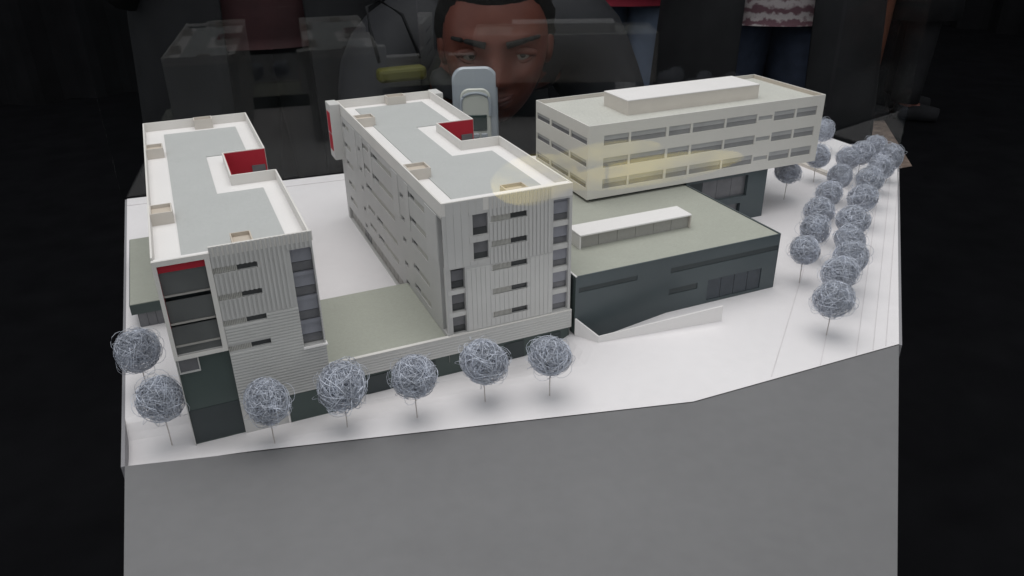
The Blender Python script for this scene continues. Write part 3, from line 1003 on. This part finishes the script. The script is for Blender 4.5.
def limb(mb, pts, n=12, sub=4):
    """tapered limb through (x, y, z, r) joints with rounded interpolation"""
    P = [Vector(p[:3]) for p in pts]
    Rr = [p[3] for p in pts]
    out, rad = [], []
    for i in range(len(P) - 1):
        p0, p1, p2, p3 = P[max(i - 1, 0)], P[i], P[i + 1], P[min(i + 2, len(P) - 1)]
        for k in range(sub + (i == len(P) - 2)):
            t = k / sub
            out.append(0.5 * ((2 * p1) + (p2 - p0) * t + (2 * p0 - 5 * p1 + 4 * p2 - p3) * t * t + (3 * p1 - p0 - 3 * p2 + p3) * t ** 3))
            rad.append(Rr[i] + (Rr[i + 1] - Rr[i]) * t)
    b = len(mb.v)
    a = None
    for i, p in enumerate(out):
        t = (out[min(i + 1, len(out) - 1)] - out[max(i - 1, 0)]).normalized()
        a = t.orthogonal().normalized() if a is None else (a - t * a.dot(t)).normalized()
        c = t.cross(a)
        for j in range(n):
            q = 2 * math.pi * j / n
            mb.v.append(tuple(p + (a * math.cos(q) + c * math.sin(q)) * rad[i]))
    for i in range(len(out) - 1):
        for j in range(n):
            mb.f.append((b + i * n + j, b + i * n + (j + 1) % n, b + (i + 1) * n + (j + 1) % n, b + (i + 1) * n + j))
    mb.f.append(tuple(b + j for j in reversed(range(n))))
    mb.f.append(tuple(b + (len(out) - 1) * n + j for j in range(n)))


def skin_mesh(joints, bones, root):
    """one continuous skinned surface from a joint graph; returns (verts, faces)"""
    bm = bmesh.new()
    lay = bm.verts.layers.skin.verify()
    vs = {}
    for k, (x, y, z, r) in joints.items():
        v = bm.verts.new((x, y, z))
        v[lay].radius = (r, r)
        v[lay].use_root = (k == root)
        vs[k] = v
    for a, b in bones:
        bm.edges.new((vs[a], vs[b]))
    me = bpy.data.meshes.new('skeleton')
    bm.to_mesh(me)
    bm.free()
    o = bpy.data.objects.new('skeleton', me)
    COL.objects.link(o)
    o.modifiers.new('skin', 'SKIN')
    sb = o.modifiers.new('sub', 'SUBSURF')
    sb.levels = 2
    sb.render_levels = 2
    bpy.context.view_layer.update()
    ev = o.evaluated_get(bpy.context.evaluated_depsgraph_get())
    m2 = ev.to_mesh()
    V = [tuple(v.co) for v in m2.vertices]
    Fc = [tuple(p.vertices) for p in m2.polygons]
    ev.to_mesh_clear()
    bpy.data.objects.remove(o)
    bpy.data.meshes.remove(me)
    return V, Fc


HW, HD, HH = 0.086, 0.108, 0.134


def gs(x, c, w):
    return math.exp(-((x - c) / w) ** 2)


def face_point(n):
    X, Y, Z = n
    jaw = 1.0 - 0.20 * max(0.0, -Z) ** 1.5 + 0.03 * gs(Z, 0.35, 0.3)
    p = Vector((X * HW * jaw, Y * HD * (0.94 if Y < 0 else 1.08), Z * HH))
    if Y < 0:
        fr = min(1.0, -Y * 1.6)
        u, v = p.x / HW, p.z / HH
        au = abs(u)
        d = 0.0
        ramp = sstep(0.12, -0.27, v) * (1 - sstep(-0.27, -0.37, v))
        d += 0.030 * gs(u, 0, 0.15) * ramp
        d += 0.006 * gs(u, 0, 0.12) * gs(v, 0.08, 0.14)
        d += 0.011 * gs(au, 0.21, 0.09) * gs(v, -0.29, 0.075)
        d -= 0.017 * gs(au, 0.46, 0.20) * gs(v, 0.0, 0.12)
        d += 0.009 * gs(au, 0.42, 0.32) * gs(v, 0.19, 0.08)
        d += 0.008 * gs(au, 0.60, 0.22) * gs(v, -0.24, 0.18)
        d -= 0.004 * gs(au, 0.34, 0.08) * gs(v, -0.36, 0.16)
        d += 0.013 * gs(u, 0, 0.30) * (gs(v, -0.50, 0.05) + gs(v, -0.615, 0.06))
        d -= 0.004 * gs(u, 0, 0.36) * gs(v, -0.555, 0.018)
        d += 0.012 * gs(u, 0, 0.30) * gs(v, -0.86, 0.15)
        d += 0.006 * gs(u, 0, 0.6) * gs(v, 0.5, 0.3)
        p.y -= d * fr
    return p


def head_geo(nu=72, nv=60):
    V, Fc = [], []
    for i in range(nv + 1):
        a = math.pi * i / nv
        for j in range(nu):
            q = 2 * math.pi * j / nu
            V.append(face_point((math.sin(a) * math.sin(q), -math.sin(a) * math.cos(q), math.cos(a))))
    for i in range(nv):
        for j in range(nu):
            Fc.append((i * nu + j, (i + 1) * nu + j, (i + 1) * nu + (j + 1) % nu, i * nu + (j + 1) % nu))
    return V, Fc


def merge(mb, V, Fc, T=None):
    k = len(mb.v)
    mb.v += [tuple(T @ Vector(v)) if T else tuple(v) for v in V]
    mb.f += [tuple(k + i for i in f) for f in Fc]


def add_head(body, T, detail=True):
    V, Fc = head_geo()
    merge(body, V, Fc, T)
    for s in (-1, 1):                                   # ears
        e = MB().ball((s * HW * 1.0, 0.012, -0.005), 0.012, 0.022, 0.036)
        merge(body, e.v, e.f, T)
        # eyelids as soft rims over the eyeballs
        ec = eye_c(s)
        for zz, rr, lift in ((0.0075, 0.0062, 0.0145), (-0.0105, 0.0034, 0.0125)):
            pts = []
            for k in range(9):
                t = -1 + 2 * k / 8
                pts.append((ec.x + t * 0.0205, ec.y - lift * (1 - 0.75 * t * t), ec.z + zz * (1 - t * t)))
            e = MB().tube(pts, rr, 8)
            merge(body, e.v, e.f, T)


def eye_c(s):
    p = face_point(Vector((s * 0.46, -0.885, 0.0)).normalized())
    return Vector((s * 0.0405, p.y + 0.0065, 0.0))


def head_children(root, T):
    for s in (-1, 1):
        ec = eye_c(s)
        e = MB().ball(ec, 0.0155, 0.0155, 0.0155, 18, 14)
        m = MB()
        merge(m, e.v, e.f, T)
        eo = m.build('eye', 'eye_white', root, smooth=True)
        e = MB().ball((ec.x + 0.001, ec.y - 0.0098, ec.z + 0.0005), 0.0072, 0.0066, 0.0072, 14, 10)
        m = MB()
        merge(m, e.v, e.f, T)
        m.build('iris', 'iris', eo, smooth=True)
        pts = []
        for k in range(8):
            t = k / 7
            x = 0.016 + 0.052 * t
            n = Vector((s * x / HW, -math.sqrt(max(0.05, 1 - (x / HW) ** 2)), 0.165 + 0.035 * math.sin(t * 2.6))).normalized()
            p = face_point(n)
            pts.append((p.x, p.y - 0.0022, p.z))
        e = MB().tube(pts, 0.0055, 7, 0.0030)
        m = MB()
        merge(m, e.v, e.f, T)
        m.build('eyebrow', 'hair', root, smooth=True)
    # mouth
    for v0, h in ((-0.505, 0.0052), (-0.605, 0.0066)):
        pts = []
        for k in range(9):
            t = -1 + k / 4
            n = Vector((t * 0.31, -0.78, v0 * 0.9 + 0.015 * t * t)).normalized()
            p = face_point(n)
            pts.append((p.x, p.y + 0.0012, p.z))
        e = MB().tube(pts, h, 8)
        for i, v in enumerate(e.v):
            t = -1 + (i // 8) / 4
            c = pts[min(i // 8, 8)]
            k = 1 - 0.75 * t * t
            e.v[i] = tuple(c[a] + (v[a] - c[a]) * k for a in range(3))
        m = MB()
        merge(m, e.v, e.f, T)
        m.build('lip', 'lip', root, smooth=True)
    # short hair cap with an uneven surface
    rnd = random.Random(5)
    nu, nv = 60, 30
    V, Fc, keep = [], [], []
    for i in range(nv + 1):
        a = math.pi * 0.78 * i / nv
        for j in range(nu):
            q = 2 * math.pi * j / nu
            n = Vector((math.sin(a) * math.sin(q), -math.sin(a) * math.cos(q), math.cos(a)))
            p = face_point(n)
            line = 0.62 - 1.05 * sstep(-0.55, 0.45, n.y)
            over = sstep(line - 0.06, line + 0.06, n.z)
            V.append(p * (1 + 0.15 * over * (0.8 + 0.4 * rnd.random()) - 0.03 * (1 - over)))
    for i in range(nv):
        for j in range(nu):
            Fc.append((i * nu + j, (i + 1) * nu + j, (i + 1) * nu + (j + 1) % nu, i * nu + (j + 1) % nu))
    m = MB()
    merge(m, V, Fc, T)
    m.build('hair', 'hair', root, smooth=True)


def hand(J, Bn, side, wrist, fwd, lat, up, sc=1.0, curl=0.5):
    """palm and five unequal fingers bent by curl; fwd = finger direction, lat = towards the thumb, up = back of hand"""
    w0 = Vector(J[wrist][:3])
    fwd, lat, up = Vector(fwd).normalized(), Vector(lat).normalized(), Vector(up).normalized()
    pk = side + 'palm'
    p = w0 + fwd * 0.045 * sc
    J[pk] = (*p, 0.026 * sc)
    Bn.append((wrist, pk))
    lens = (0.074, 0.082, 0.076, 0.060)
    for i, L in enumerate(lens):
        base = w0 + fwd * 0.085 * sc + lat * (0.030 - 0.020 * i) * sc
        prev = side + 'f%d_0' % i
        J[prev] = (*base, 0.0095 * sc)
        Bn.append((pk, prev))
        d = fwd.copy()
        q = base
        for k in range(1, 4):
            d = (d * math.cos(curl * 0.75) - up * math.sin(curl * 0.75)).normalized() if k == 1 else (Matrix.Rotation(-curl * 0.75, 3, lat) @ d if lat.cross(d).dot(up) > 0 else Matrix.Rotation(curl * 0.75, 3, lat) @ d)
            q = q + d * (L * sc * (0.42, 0.32, 0.26)[k - 1])
            nm = side + 'f%d_%d' % (i, k)
            J[nm] = (*q, (0.0088, 0.008, 0.0065)[k - 1] * sc)
            Bn.append((prev, nm))
            prev = nm
    t0 = w0 + fwd * 0.022 * sc + lat * 0.030 * sc
    J[side + 't0'] = (*t0, 0.011 * sc)
    Bn.append((pk, side + 't0'))
    t1 = t0 + (fwd * 0.6 + lat * 0.7 - up * 0.2).normalized() * 0.036 * sc
    t2 = t1 + (fwd * 0.9 + lat * 0.2 - up * 0.4).normalized() * 0.030 * sc
    J[side + 't1'] = (*t1, 0.0098 * sc)
    J[side + 't2'] = (*t2, 0.008 * sc)
    Bn += [(side + 't0', side + 't1'), (side + 't1', side + 't2')]


def knit_mat():
    m = mat('patterned_knit', (0.2, 0.15, 0.16), 0.9, 0.2, 40, 0.4, 300)
    nt = m.node_tree
    p = nt.nodes['Principled BSDF']
    tc = nt.nodes.new('ShaderNodeTexCoord')
    wv = nt.nodes.new('ShaderNodeTexWave')
    wv.wave_type = 'BANDS'
    wv.bands_direction = 'Z'
    wv.inputs['Scale'].default_value = 11.0
    wv.inputs['Distortion'].default_value = 3.5
    wv.inputs['Detail'].default_value = 2
    wv.inputs['Detail Scale'].default_value = 6
    nt.links.new(tc.outputs['Object'], wv.inputs['Vector'])
    cr = nt.nodes.new('ShaderNodeValToRGB')
    e = cr.color_ramp.elements
    e[0].position, e[0].color = 0.2, (0.11, 0.055, 0.07, 1)
    e[1].position, e[1].color = 0.8, (0.34, 0.30, 0.31, 1)
    nt.links.new(wv.outputs['Fac'], cr.inputs[0])
    nt.links.new(cr.outputs[0], p.inputs['Base Color'])
    return m


M['knit'] = knit_mat()


def standing(x, y, yaw, label, trousers, top, coat=None, hem=0.86, open_coat=False, sc=1.04, group=None, pockets=True):
    root = thing('person', label, 'person', (x, y, -0.80), group)
    T = Matrix.Translation((x, y, -0.80)) @ Matrix.Rotation(yaw, 4, 'Z') @ Matrix.Scale(sc, 4)
    J = {'pelvis': (0, 0, 0.97, 0.12), 'waist': (0, 0, 1.12, 0.105), 'chest': (0, 0.005, 1.30, 0.12), 'neck': (0, 0.0, 1.48, 0.052), 'skull': (0, -0.01, 1.60, 0.06)}
    Bn = [('pelvis', 'waist'), ('waist', 'chest'), ('chest', 'neck'), ('neck', 'skull')]
    for s, k in ((-1, 'l'), (1, 'r')):
        J[k + 'sh'] = (s * 0.17, 0.01, 1.41, 0.062)
        J[k + 'el'] = (s * 0.235, 0.03, 1.13, 0.043)
        J[k + 'wr'] = (s * 0.25, -0.03, 0.89, 0.028) if not pockets else (s * 0.135, -0.045, 0.99, 0.028)
        if pockets:
            J[k + 'el'] = (s * 0.215, 0.05, 1.14, 0.043)
        J[k + 'hip'] = (s * 0.09, 0, 0.90, 0.09)
        J[k + 'kn'] = (s * 0.10, -0.01, 0.50, 0.058)
        J[k + 'an'] = (s * 0.105, 0.02, 0.09, 0.042)
        J[k + 'toe'] = (s * 0.12, -0.14, 0.03, 0.03)
        Bn += [('chest', k + 'sh'), (k + 'sh', k + 'el'), (k + 'el', k + 'wr'), ('pelvis', k + 'hip'), (k + 'hip', k + 'kn'), (k + 'kn', k + 'an'), (k + 'an', k + 'toe')]
        hand(J, Bn, k, k + 'wr', (0, -0.1, -1) if not pockets else (-s * 0.5, 0.1, -1), (0, -1, 0.05), (s, 0, 0), 1.0 if not pockets else 0.8, 0.35)
    body = MB()
    V, Fc = skin_mesh(J, Bn, 'pelvis')
    merge(body, V, Fc, T)
    HT = T @ Matrix.Translation((0, -0.02, 1.635)) @ Matrix.Scale(0.87, 4)
    add_head(body, HT)
    body.build('body', 'skin', root, smooth=True)
    head_children(root, HT)
    # trousers
    m = MB()
    for s in (-1, 1):
        limb(m, [(s * 0.085, 0, 0.98, 0.112), (s * 0.092, 0, 0.80, 0.100), (s * 0.10, -0.01, 0.50, 0.078), (s * 0.105, 0.01, 0.10, 0.070)], 16)
    lathe_loft(m, [(0, 0, 0.86, 0.172, 0.110), (0, 0, 0.95, 0.178, 0.118), (0, 0, 1.04, 0.160, 0.110)], 24)
    mm = MB()
    merge(mm, m.v, m.f, T)
    mm.build('trousers', trousers, root, smooth=True)
    for s in (-1, 1):
        m = MB()
        limb(m, [(s * 0.105, 0.05, 0.055, 0.045), (s * 0.11, -0.04, 0.05, 0.048), (s * 0.12, -0.16, 0.038, 0.034)], 12)
        mm = MB()
        merge(mm, m.v, m.f, T)
        mm.build('shoe', 'black_cloth', root, smooth=True)
    # jumper or jacket
    m = MB()
    lathe_loft(m, [(0, 0, hem, 0.185, 0.128), (0, 0, hem + 0.02, 0.190, 0.133), (0, 0, 1.06, 0.178, 0.125), (0, 0, 1.22, 0.188, 0.130), (0, 0, 1.36, 0.190, 0.120), (0, 0, 1.43, 0.150, 0.095), (0, 0, 1.475, 0.075, 0.068)], 32, fold=0.018)
    for s in (-1, 1):
        limb(m, [(s * 0.155, 0.01, 1.405, 0.075), (s * 0.235, 0.03, 1.13, 0.058), (s * 0.25, -0.028, 0.905, 0.042)] if not pockets else [(s * 0.155, 0.01, 1.405, 0.075), (s * 0.225, 0.055, 1.14, 0.060), (s * 0.135, -0.06, 0.985, 0.046)], 14)
    mm = MB()
    merge(mm, m.v, m.f, T)
    mm.build('jumper' if not coat else 'jumper', top, root, smooth=True)
    if coat:
        m = MB()
        g = 0.30 if open_coat else 0.05
        gt = 0.25 if open_coat else 0.05
        secs = [(0, 0.01, 0.52, 0.265, 0.200), (0, 0.01, 0.70, 0.255, 0.190), (0, 0.01, 0.90, 0.240, 0.175), (0, 0.01, 1.10, 0.215, 0.155), (0, 0.01, 1.28, 0.215, 0.150), (0, 0.01, 1.38, 0.205, 0.135), (0, 0.01, 1.45, 0.150, 0.105), (0, 0.01, 1.50, 0.085, 0.080)]
        lathe_loft(m, secs, 40, g, 2 * math.pi - g, fold=0.022, seed=x)
        for s in (-1, 1):
            limb(m, [(s * 0.165, 0.01, 1.40, 0.088), (s * 0.250, 0.03, 1.13, 0.070), (s * 0.262, -0.03, 0.91, 0.055)] if not pockets else [(s * 0.165, 0.01, 1.40, 0.088), (s * 0.250, 0.05, 1.14, 0.072), (s * 0.200, -0.09, 0.97, 0.060)], 14)
        mm = MB()
        merge(mm, m.v, m.f, T)
        c = mm.build('coat', coat, root, smooth=True)
        so = c.modifiers.new('thickness', 'SOLIDIFY')
        so.thickness = 0.008
    return root


standing(1.145, 0.98, -0.62, 'person in open black coat over patterned knit jumper and dark blue jeans', 'jeans', 'knit', 'black_cloth', 0.845, True)
standing(1.075, 1.50, -0.55, 'person in red jacket and light blue jeans standing behind the crouched onlooker', 'jeans_light', 'redcoat', None, 0.835)
standing(3.28, 2.72, 1.25, 'person in brown trousers standing at the edge of the gravel path', 'brown', 'brown', None, 0.82)
standing(3.56, 2.60, 0.9, 'person in black trousers and black coat beside the brown-clad person', 'black_cloth', 'black_cloth', 'black_cloth', 0.82)
standing(0.035, 1.15, -0.15, 'person in black coat over a maroon jumper behind the apartment blocks', 'black_cloth', 'maroon', 'black_cloth', 0.86, True)

# onlooker bending down to the glass
pa = thing('person', 'person in charcoal jacket bending down to peer through the glass at the model', 'person', (0.42, 1.10, -0.80))
FACE = Matrix.Translation((0.340, 0.712, 0.128)) @ Matrix.Rotation(math.radians(-22), 4, 'Z') @ Matrix.Rotation(math.radians(6), 4, 'X')
J = {'pelvis': (0.45, 1.22, 0.08, 0.13), 'waist': (0.43, 1.10, 0.10, 0.12), 'chest': (0.38, 0.92, 0.08, 0.13), 'neck': (0.35, 0.80, 0.065, 0.060), 'skull': (0.342, 0.735, 0.10, 0.065)}
Bn = [('pelvis', 'waist'), ('waist', 'chest'), ('chest', 'neck'), ('neck', 'skull')]
arms = {'l': [(0.205, 0.90, 0.045, 0.064), (0.165, 0.82, -0.18, 0.047), (0.252, 0.690, -0.125, 0.031)],
        'r': [(0.590, 0.88, 0.075, 0.068), (0.690, 0.86, -0.18, 0.047), (0.600, 0.96, -0.34, 0.031)]}
for k, hx in (('l', 0.36), ('r', 0.55)):
    for nm, p in zip(('sh', 'el', 'wr'), arms[k]):
        J[k + nm] = p
    J[k + 'hip'] = (hx, 1.23, 0.02, 0.10)
    J[k + 'kn'] = (hx, 1.08, -0.36, 0.064)
    J[k + 'an'] = (hx, 1.22, -0.71, 0.045)
    J[k + 'toe'] = (hx - 0.02, 1.06, -0.77, 0.032)
    Bn += [('chest', k + 'sh'), (k + 'sh', k + 'el'), (k + 'el', k + 'wr'), ('pelvis', k + 'hip'), (k + 'hip', k + 'kn'), (k + 'kn', k + 'an'), (k + 'an', k + 'toe')]
hand(J, Bn, 'l', 'lwr', (0.15, -0.55, 0.8), (0.9, 0.0, 0.1), (0.0, 0.8, 0.5), 1.05, 0.55)
hand(J, Bn, 'r', 'rwr', (-0.3, 0.6, -0.7), (-0.8, -0.3, 0.2), (0.5, -0.2, 0.6), 1.05, 0.5)
body = MB()
V, Fc = skin_mesh(J, Bn, 'pelvis')
merge(body, V, Fc)
add_head(body, FACE)
body.build('body', 'skin', pa, smooth=True)
head_children(pa, FACE)
m = MB()
limb(m, [(0.455, 1.26, 0.08, 0.165), (0.435, 1.12, 0.10, 0.165), (0.395, 0.98, 0.09, 0.175), (0.365, 0.885, 0.075, 0.135), (0.352, 0.815, 0.060, 0.088)], 24, 6)
for k in ('l', 'r'):
    a = arms[k]
    cx = (0.40, 0.94, 0.09)
    limb(m, [(0.5 * cx[0] + 0.5 * a[0][0], 0.5 * cx[1] + 0.5 * a[0][1], 0.100, 0.110), (*a[0][:3], 0.092), (*a[1][:3], 0.066), (a[2][0] * 0.9 + a[1][0] * 0.1, a[2][1] * 0.9 + a[1][1] * 0.1, a[2][2] * 0.9 + a[1][2] * 0.1, 0.047)], 18, 6)
m.build('jacket', 'navy_cloth', pa, smooth=True)
m = MB()
pts = [Vector((0.352, 0.795, 0.050)) + Vector((0.082 * math.cos(t), 0.060 * math.sin(t), 0.012 * math.sin(t))) for t in [2 * math.pi * i / 20 for i in range(21)]]
m.tube(pts, 0.020, 8)
m.build('collar', 'navy_cloth', pa, smooth=True)
m = MB()
for hx in (0.36, 0.55):
    limb(m, [(hx + 0.01, 1.25, 0.05, 0.13), (hx, 1.21, -0.03, 0.115), (hx, 1.08, -0.36, 0.085), (hx, 1.21, -0.70, 0.070)], 16)
m.build('trousers', 'black_cloth', pa, smooth=True)
for hx in (0.36, 0.55):
    m = MB()
    limb(m, [(hx, 1.24, -0.745, 0.045), (hx, 1.15, -0.75, 0.048), (hx - 0.02, 1.04, -0.762, 0.034)], 12)
    m.build('shoe', 'black_cloth', pa, smooth=True)

# ------------------------------------------------------------------ phone in the onlooker's hand
PH = Matrix.Translation((0.2625, 0.612, 0.042)) @ Matrix.Rotation(math.radians(-20), 4, 'Z') @ Matrix.Rotation(math.radians(-8), 4, 'X')
ph = thing('mobile_phone', 'silver rounded mobile phone held upright by the bending person', 'phone', (0.2625, 0.612, -0.015))


def rslab(w, h, t, r, zc=0.0, y=0.0, r_low=None):
    """rounded slab facing -y"""
    prof = []
    for cx, cz, a0, rr in ((w / 2 - r, h / 2 - r, 0, r), (-w / 2 + r, h / 2 - r, 90, r), (-w / 2 + r, -h / 2 + r, 180, r), (w / 2 - r, -h / 2 + r, 270, r)):
        for k in range(9):
            a = math.radians(a0 + 90 * k / 8)
            prof.append((cx + rr * math.cos(a), cz + rr * math.sin(a)))
    mb = MB()
    n = len(prof)
    e = min(t * 0.35, 0.003)
    for yy, ins in ((y - t / 2, e), (y - t / 2 + e, 0), (y + t / 2 - e, 0), (y + t / 2, e)):
        for (px, pz) in prof:
            mb.v.append((px * (1 - ins / (w / 2)), yy, zc + pz * (1 - ins / (h / 2))))
    for i in range(3):
        for j in range(n):
            mb.f.append((i * n + j, i * n + (j + 1) % n, (i + 1) * n + (j + 1) % n, (i + 1) * n + j))
    mb.f.append(tuple(range(n)))
    mb.f.append(tuple(reversed(range(3 * n, 4 * n))))
    return mb


def phone_part(name, mb, m, parent):
    k = MB()
    merge(k, mb.v, mb.f, PH)
    return k.build(name, m, parent, smooth=False)


phone_part('shell', rslab(0.070, 0.136, 0.016, 0.019), 'silver', ph)
fc = phone_part('face_plate', rslab(0.047, 0.100, 0.005, 0.014, -0.014, -0.0095), 'silver_light', ph)
ar = MB()
pts = [(0.0225 * math.cos(math.pi * i / 14), -0.0125, 0.012 + 0.017 * math.sin(math.pi * i / 14) ** 0.7) for i in range(15)]
ar.tube([(0.0225, -0.0125, -0.006)] + pts + [(-0.0225, -0.0125, -0.006)], 0.0024, 8)
phone_part('trim', ar, 'silver', ph)
phone_part('display', rslab(0.034, 0.025, 0.003, 0.002, -0.016, -0.0125), 'phone_screen', ph)
for i in range(3):
    for j in range(3):
        mb = rslab(0.010, 0.007, 0.003, 0.002, -0.036 - j * 0.010, -0.0125)
        mb.v = [(v[0] + (i - 1) * 0.0125, v[1], v[2]) for v in mb.v]
        phone_part('key', mb, 'silver', ph)

# yellow bag on the onlooker's arm
yb = thing('shoulder_bag', 'small yellow bag hanging on the arm of the bending person', 'bag', (0.185, 0.765, 0.03))
e = MB().box(0.150, 0.232, 0.752, 0.782, 0.068, 0.090)
e.build('pouch', 'yellow', yb, bevel=0.006)
MB().tube([(0.155, 0.767, 0.10), (0.150, 0.79, 0.15), (0.160, 0.84, 0.178), (0.19, 0.87, 0.185), (0.215, 0.82, 0.165), (0.228, 0.775, 0.10)], 0.003, 6).build('strap', 'black_cloth', yb, smooth=True)


# ------------------------------------------------------------------ unseen glow shapes added for yellow reflections in the front glass
def emit_mat(name, col, st):
    m = bpy.data.materials.new(name)
    m.use_nodes = True
    p = m.node_tree.nodes['Principled BSDF']
    p.inputs['Base Color'].default_value = (0.8, 0.7, 0.2, 1)
    p.inputs['Emission Color'].default_value = (*col, 1)
    nt = m.node_tree
    tc = nt.nodes.new('ShaderNodeTexCoord')
    mp = nt.nodes.new('ShaderNodeMapping')
    mp.inputs['Scale'].default_value = (14, 14, 70)
    nt.links.new(tc.outputs['Object'], mp.inputs['Vector'])
    no = nt.nodes.new('ShaderNodeTexNoise')
    no.inputs['Scale'].default_value = 1.0
    no.inputs['Detail'].default_value = 3
    nt.links.new(mp.outputs[0], no.inputs['Vector'])
    mr = nt.nodes.new('ShaderNodeMapRange')
    mr.inputs['From Min'].default_value = 0.36
    mr.inputs['From Max'].default_value = 0.66
    mr.inputs['To Min'].default_value = 0.05 * st
    mr.inputs['To Max'].default_value = st
    nt.links.new(no.outputs['Fac'], mr.inputs['Value'])
    nt.links.new(mr.outputs[0], p.inputs['Emission Strength'])
    return m


M['added_glow'] = emit_mat('streaked_glow', (1.0, 0.78, 0.14), 3.6)  # glow broken into streaks so the added yellow reflections look uneven
for i, (x, y, z, rx, rz, lab) in enumerate(((0.0692, -0.88, 0.1546, 0.0356, 0.0192, 'short yellow glow shape added for a reflection over the slotted block roof'),
                                            (0.1312, -0.88, 0.167, 0.048, 0.0074, 'thin yellow glow shape added for a reflection high on the cream block'),
                                            (0.19, -0.90, 0.1391, 0.0899, 0.0112, 'long yellow glow shape added for a reflection low on the cream block'))):
    t = thing('glow_shape', lab, 'added_glow', (x, y, -0.80), 'added yellow glow shapes')
    mb = MB()
    secs = []
    for k in range(13):
        a = math.pi * k / 12
        secs.append((x, y, z - rz * math.cos(a), max(0.001, rx * math.sin(a)), max(0.001, min(rx, 0.015) * math.sin(a))))
    lathe_loft(mb, secs, 28)
    mb.build('glow_shell', 'added_glow', t, smooth=True)
    MB().tube([(x, y, -0.78), (x, y, z - rz + 0.001)], 0.001, 6).build('stand', 'black_cloth', t, smooth=True)
    MB().tube([(x, y, -0.80), (x, y, -0.785)], 0.05, 20).build('foot', 'black_cloth', t)
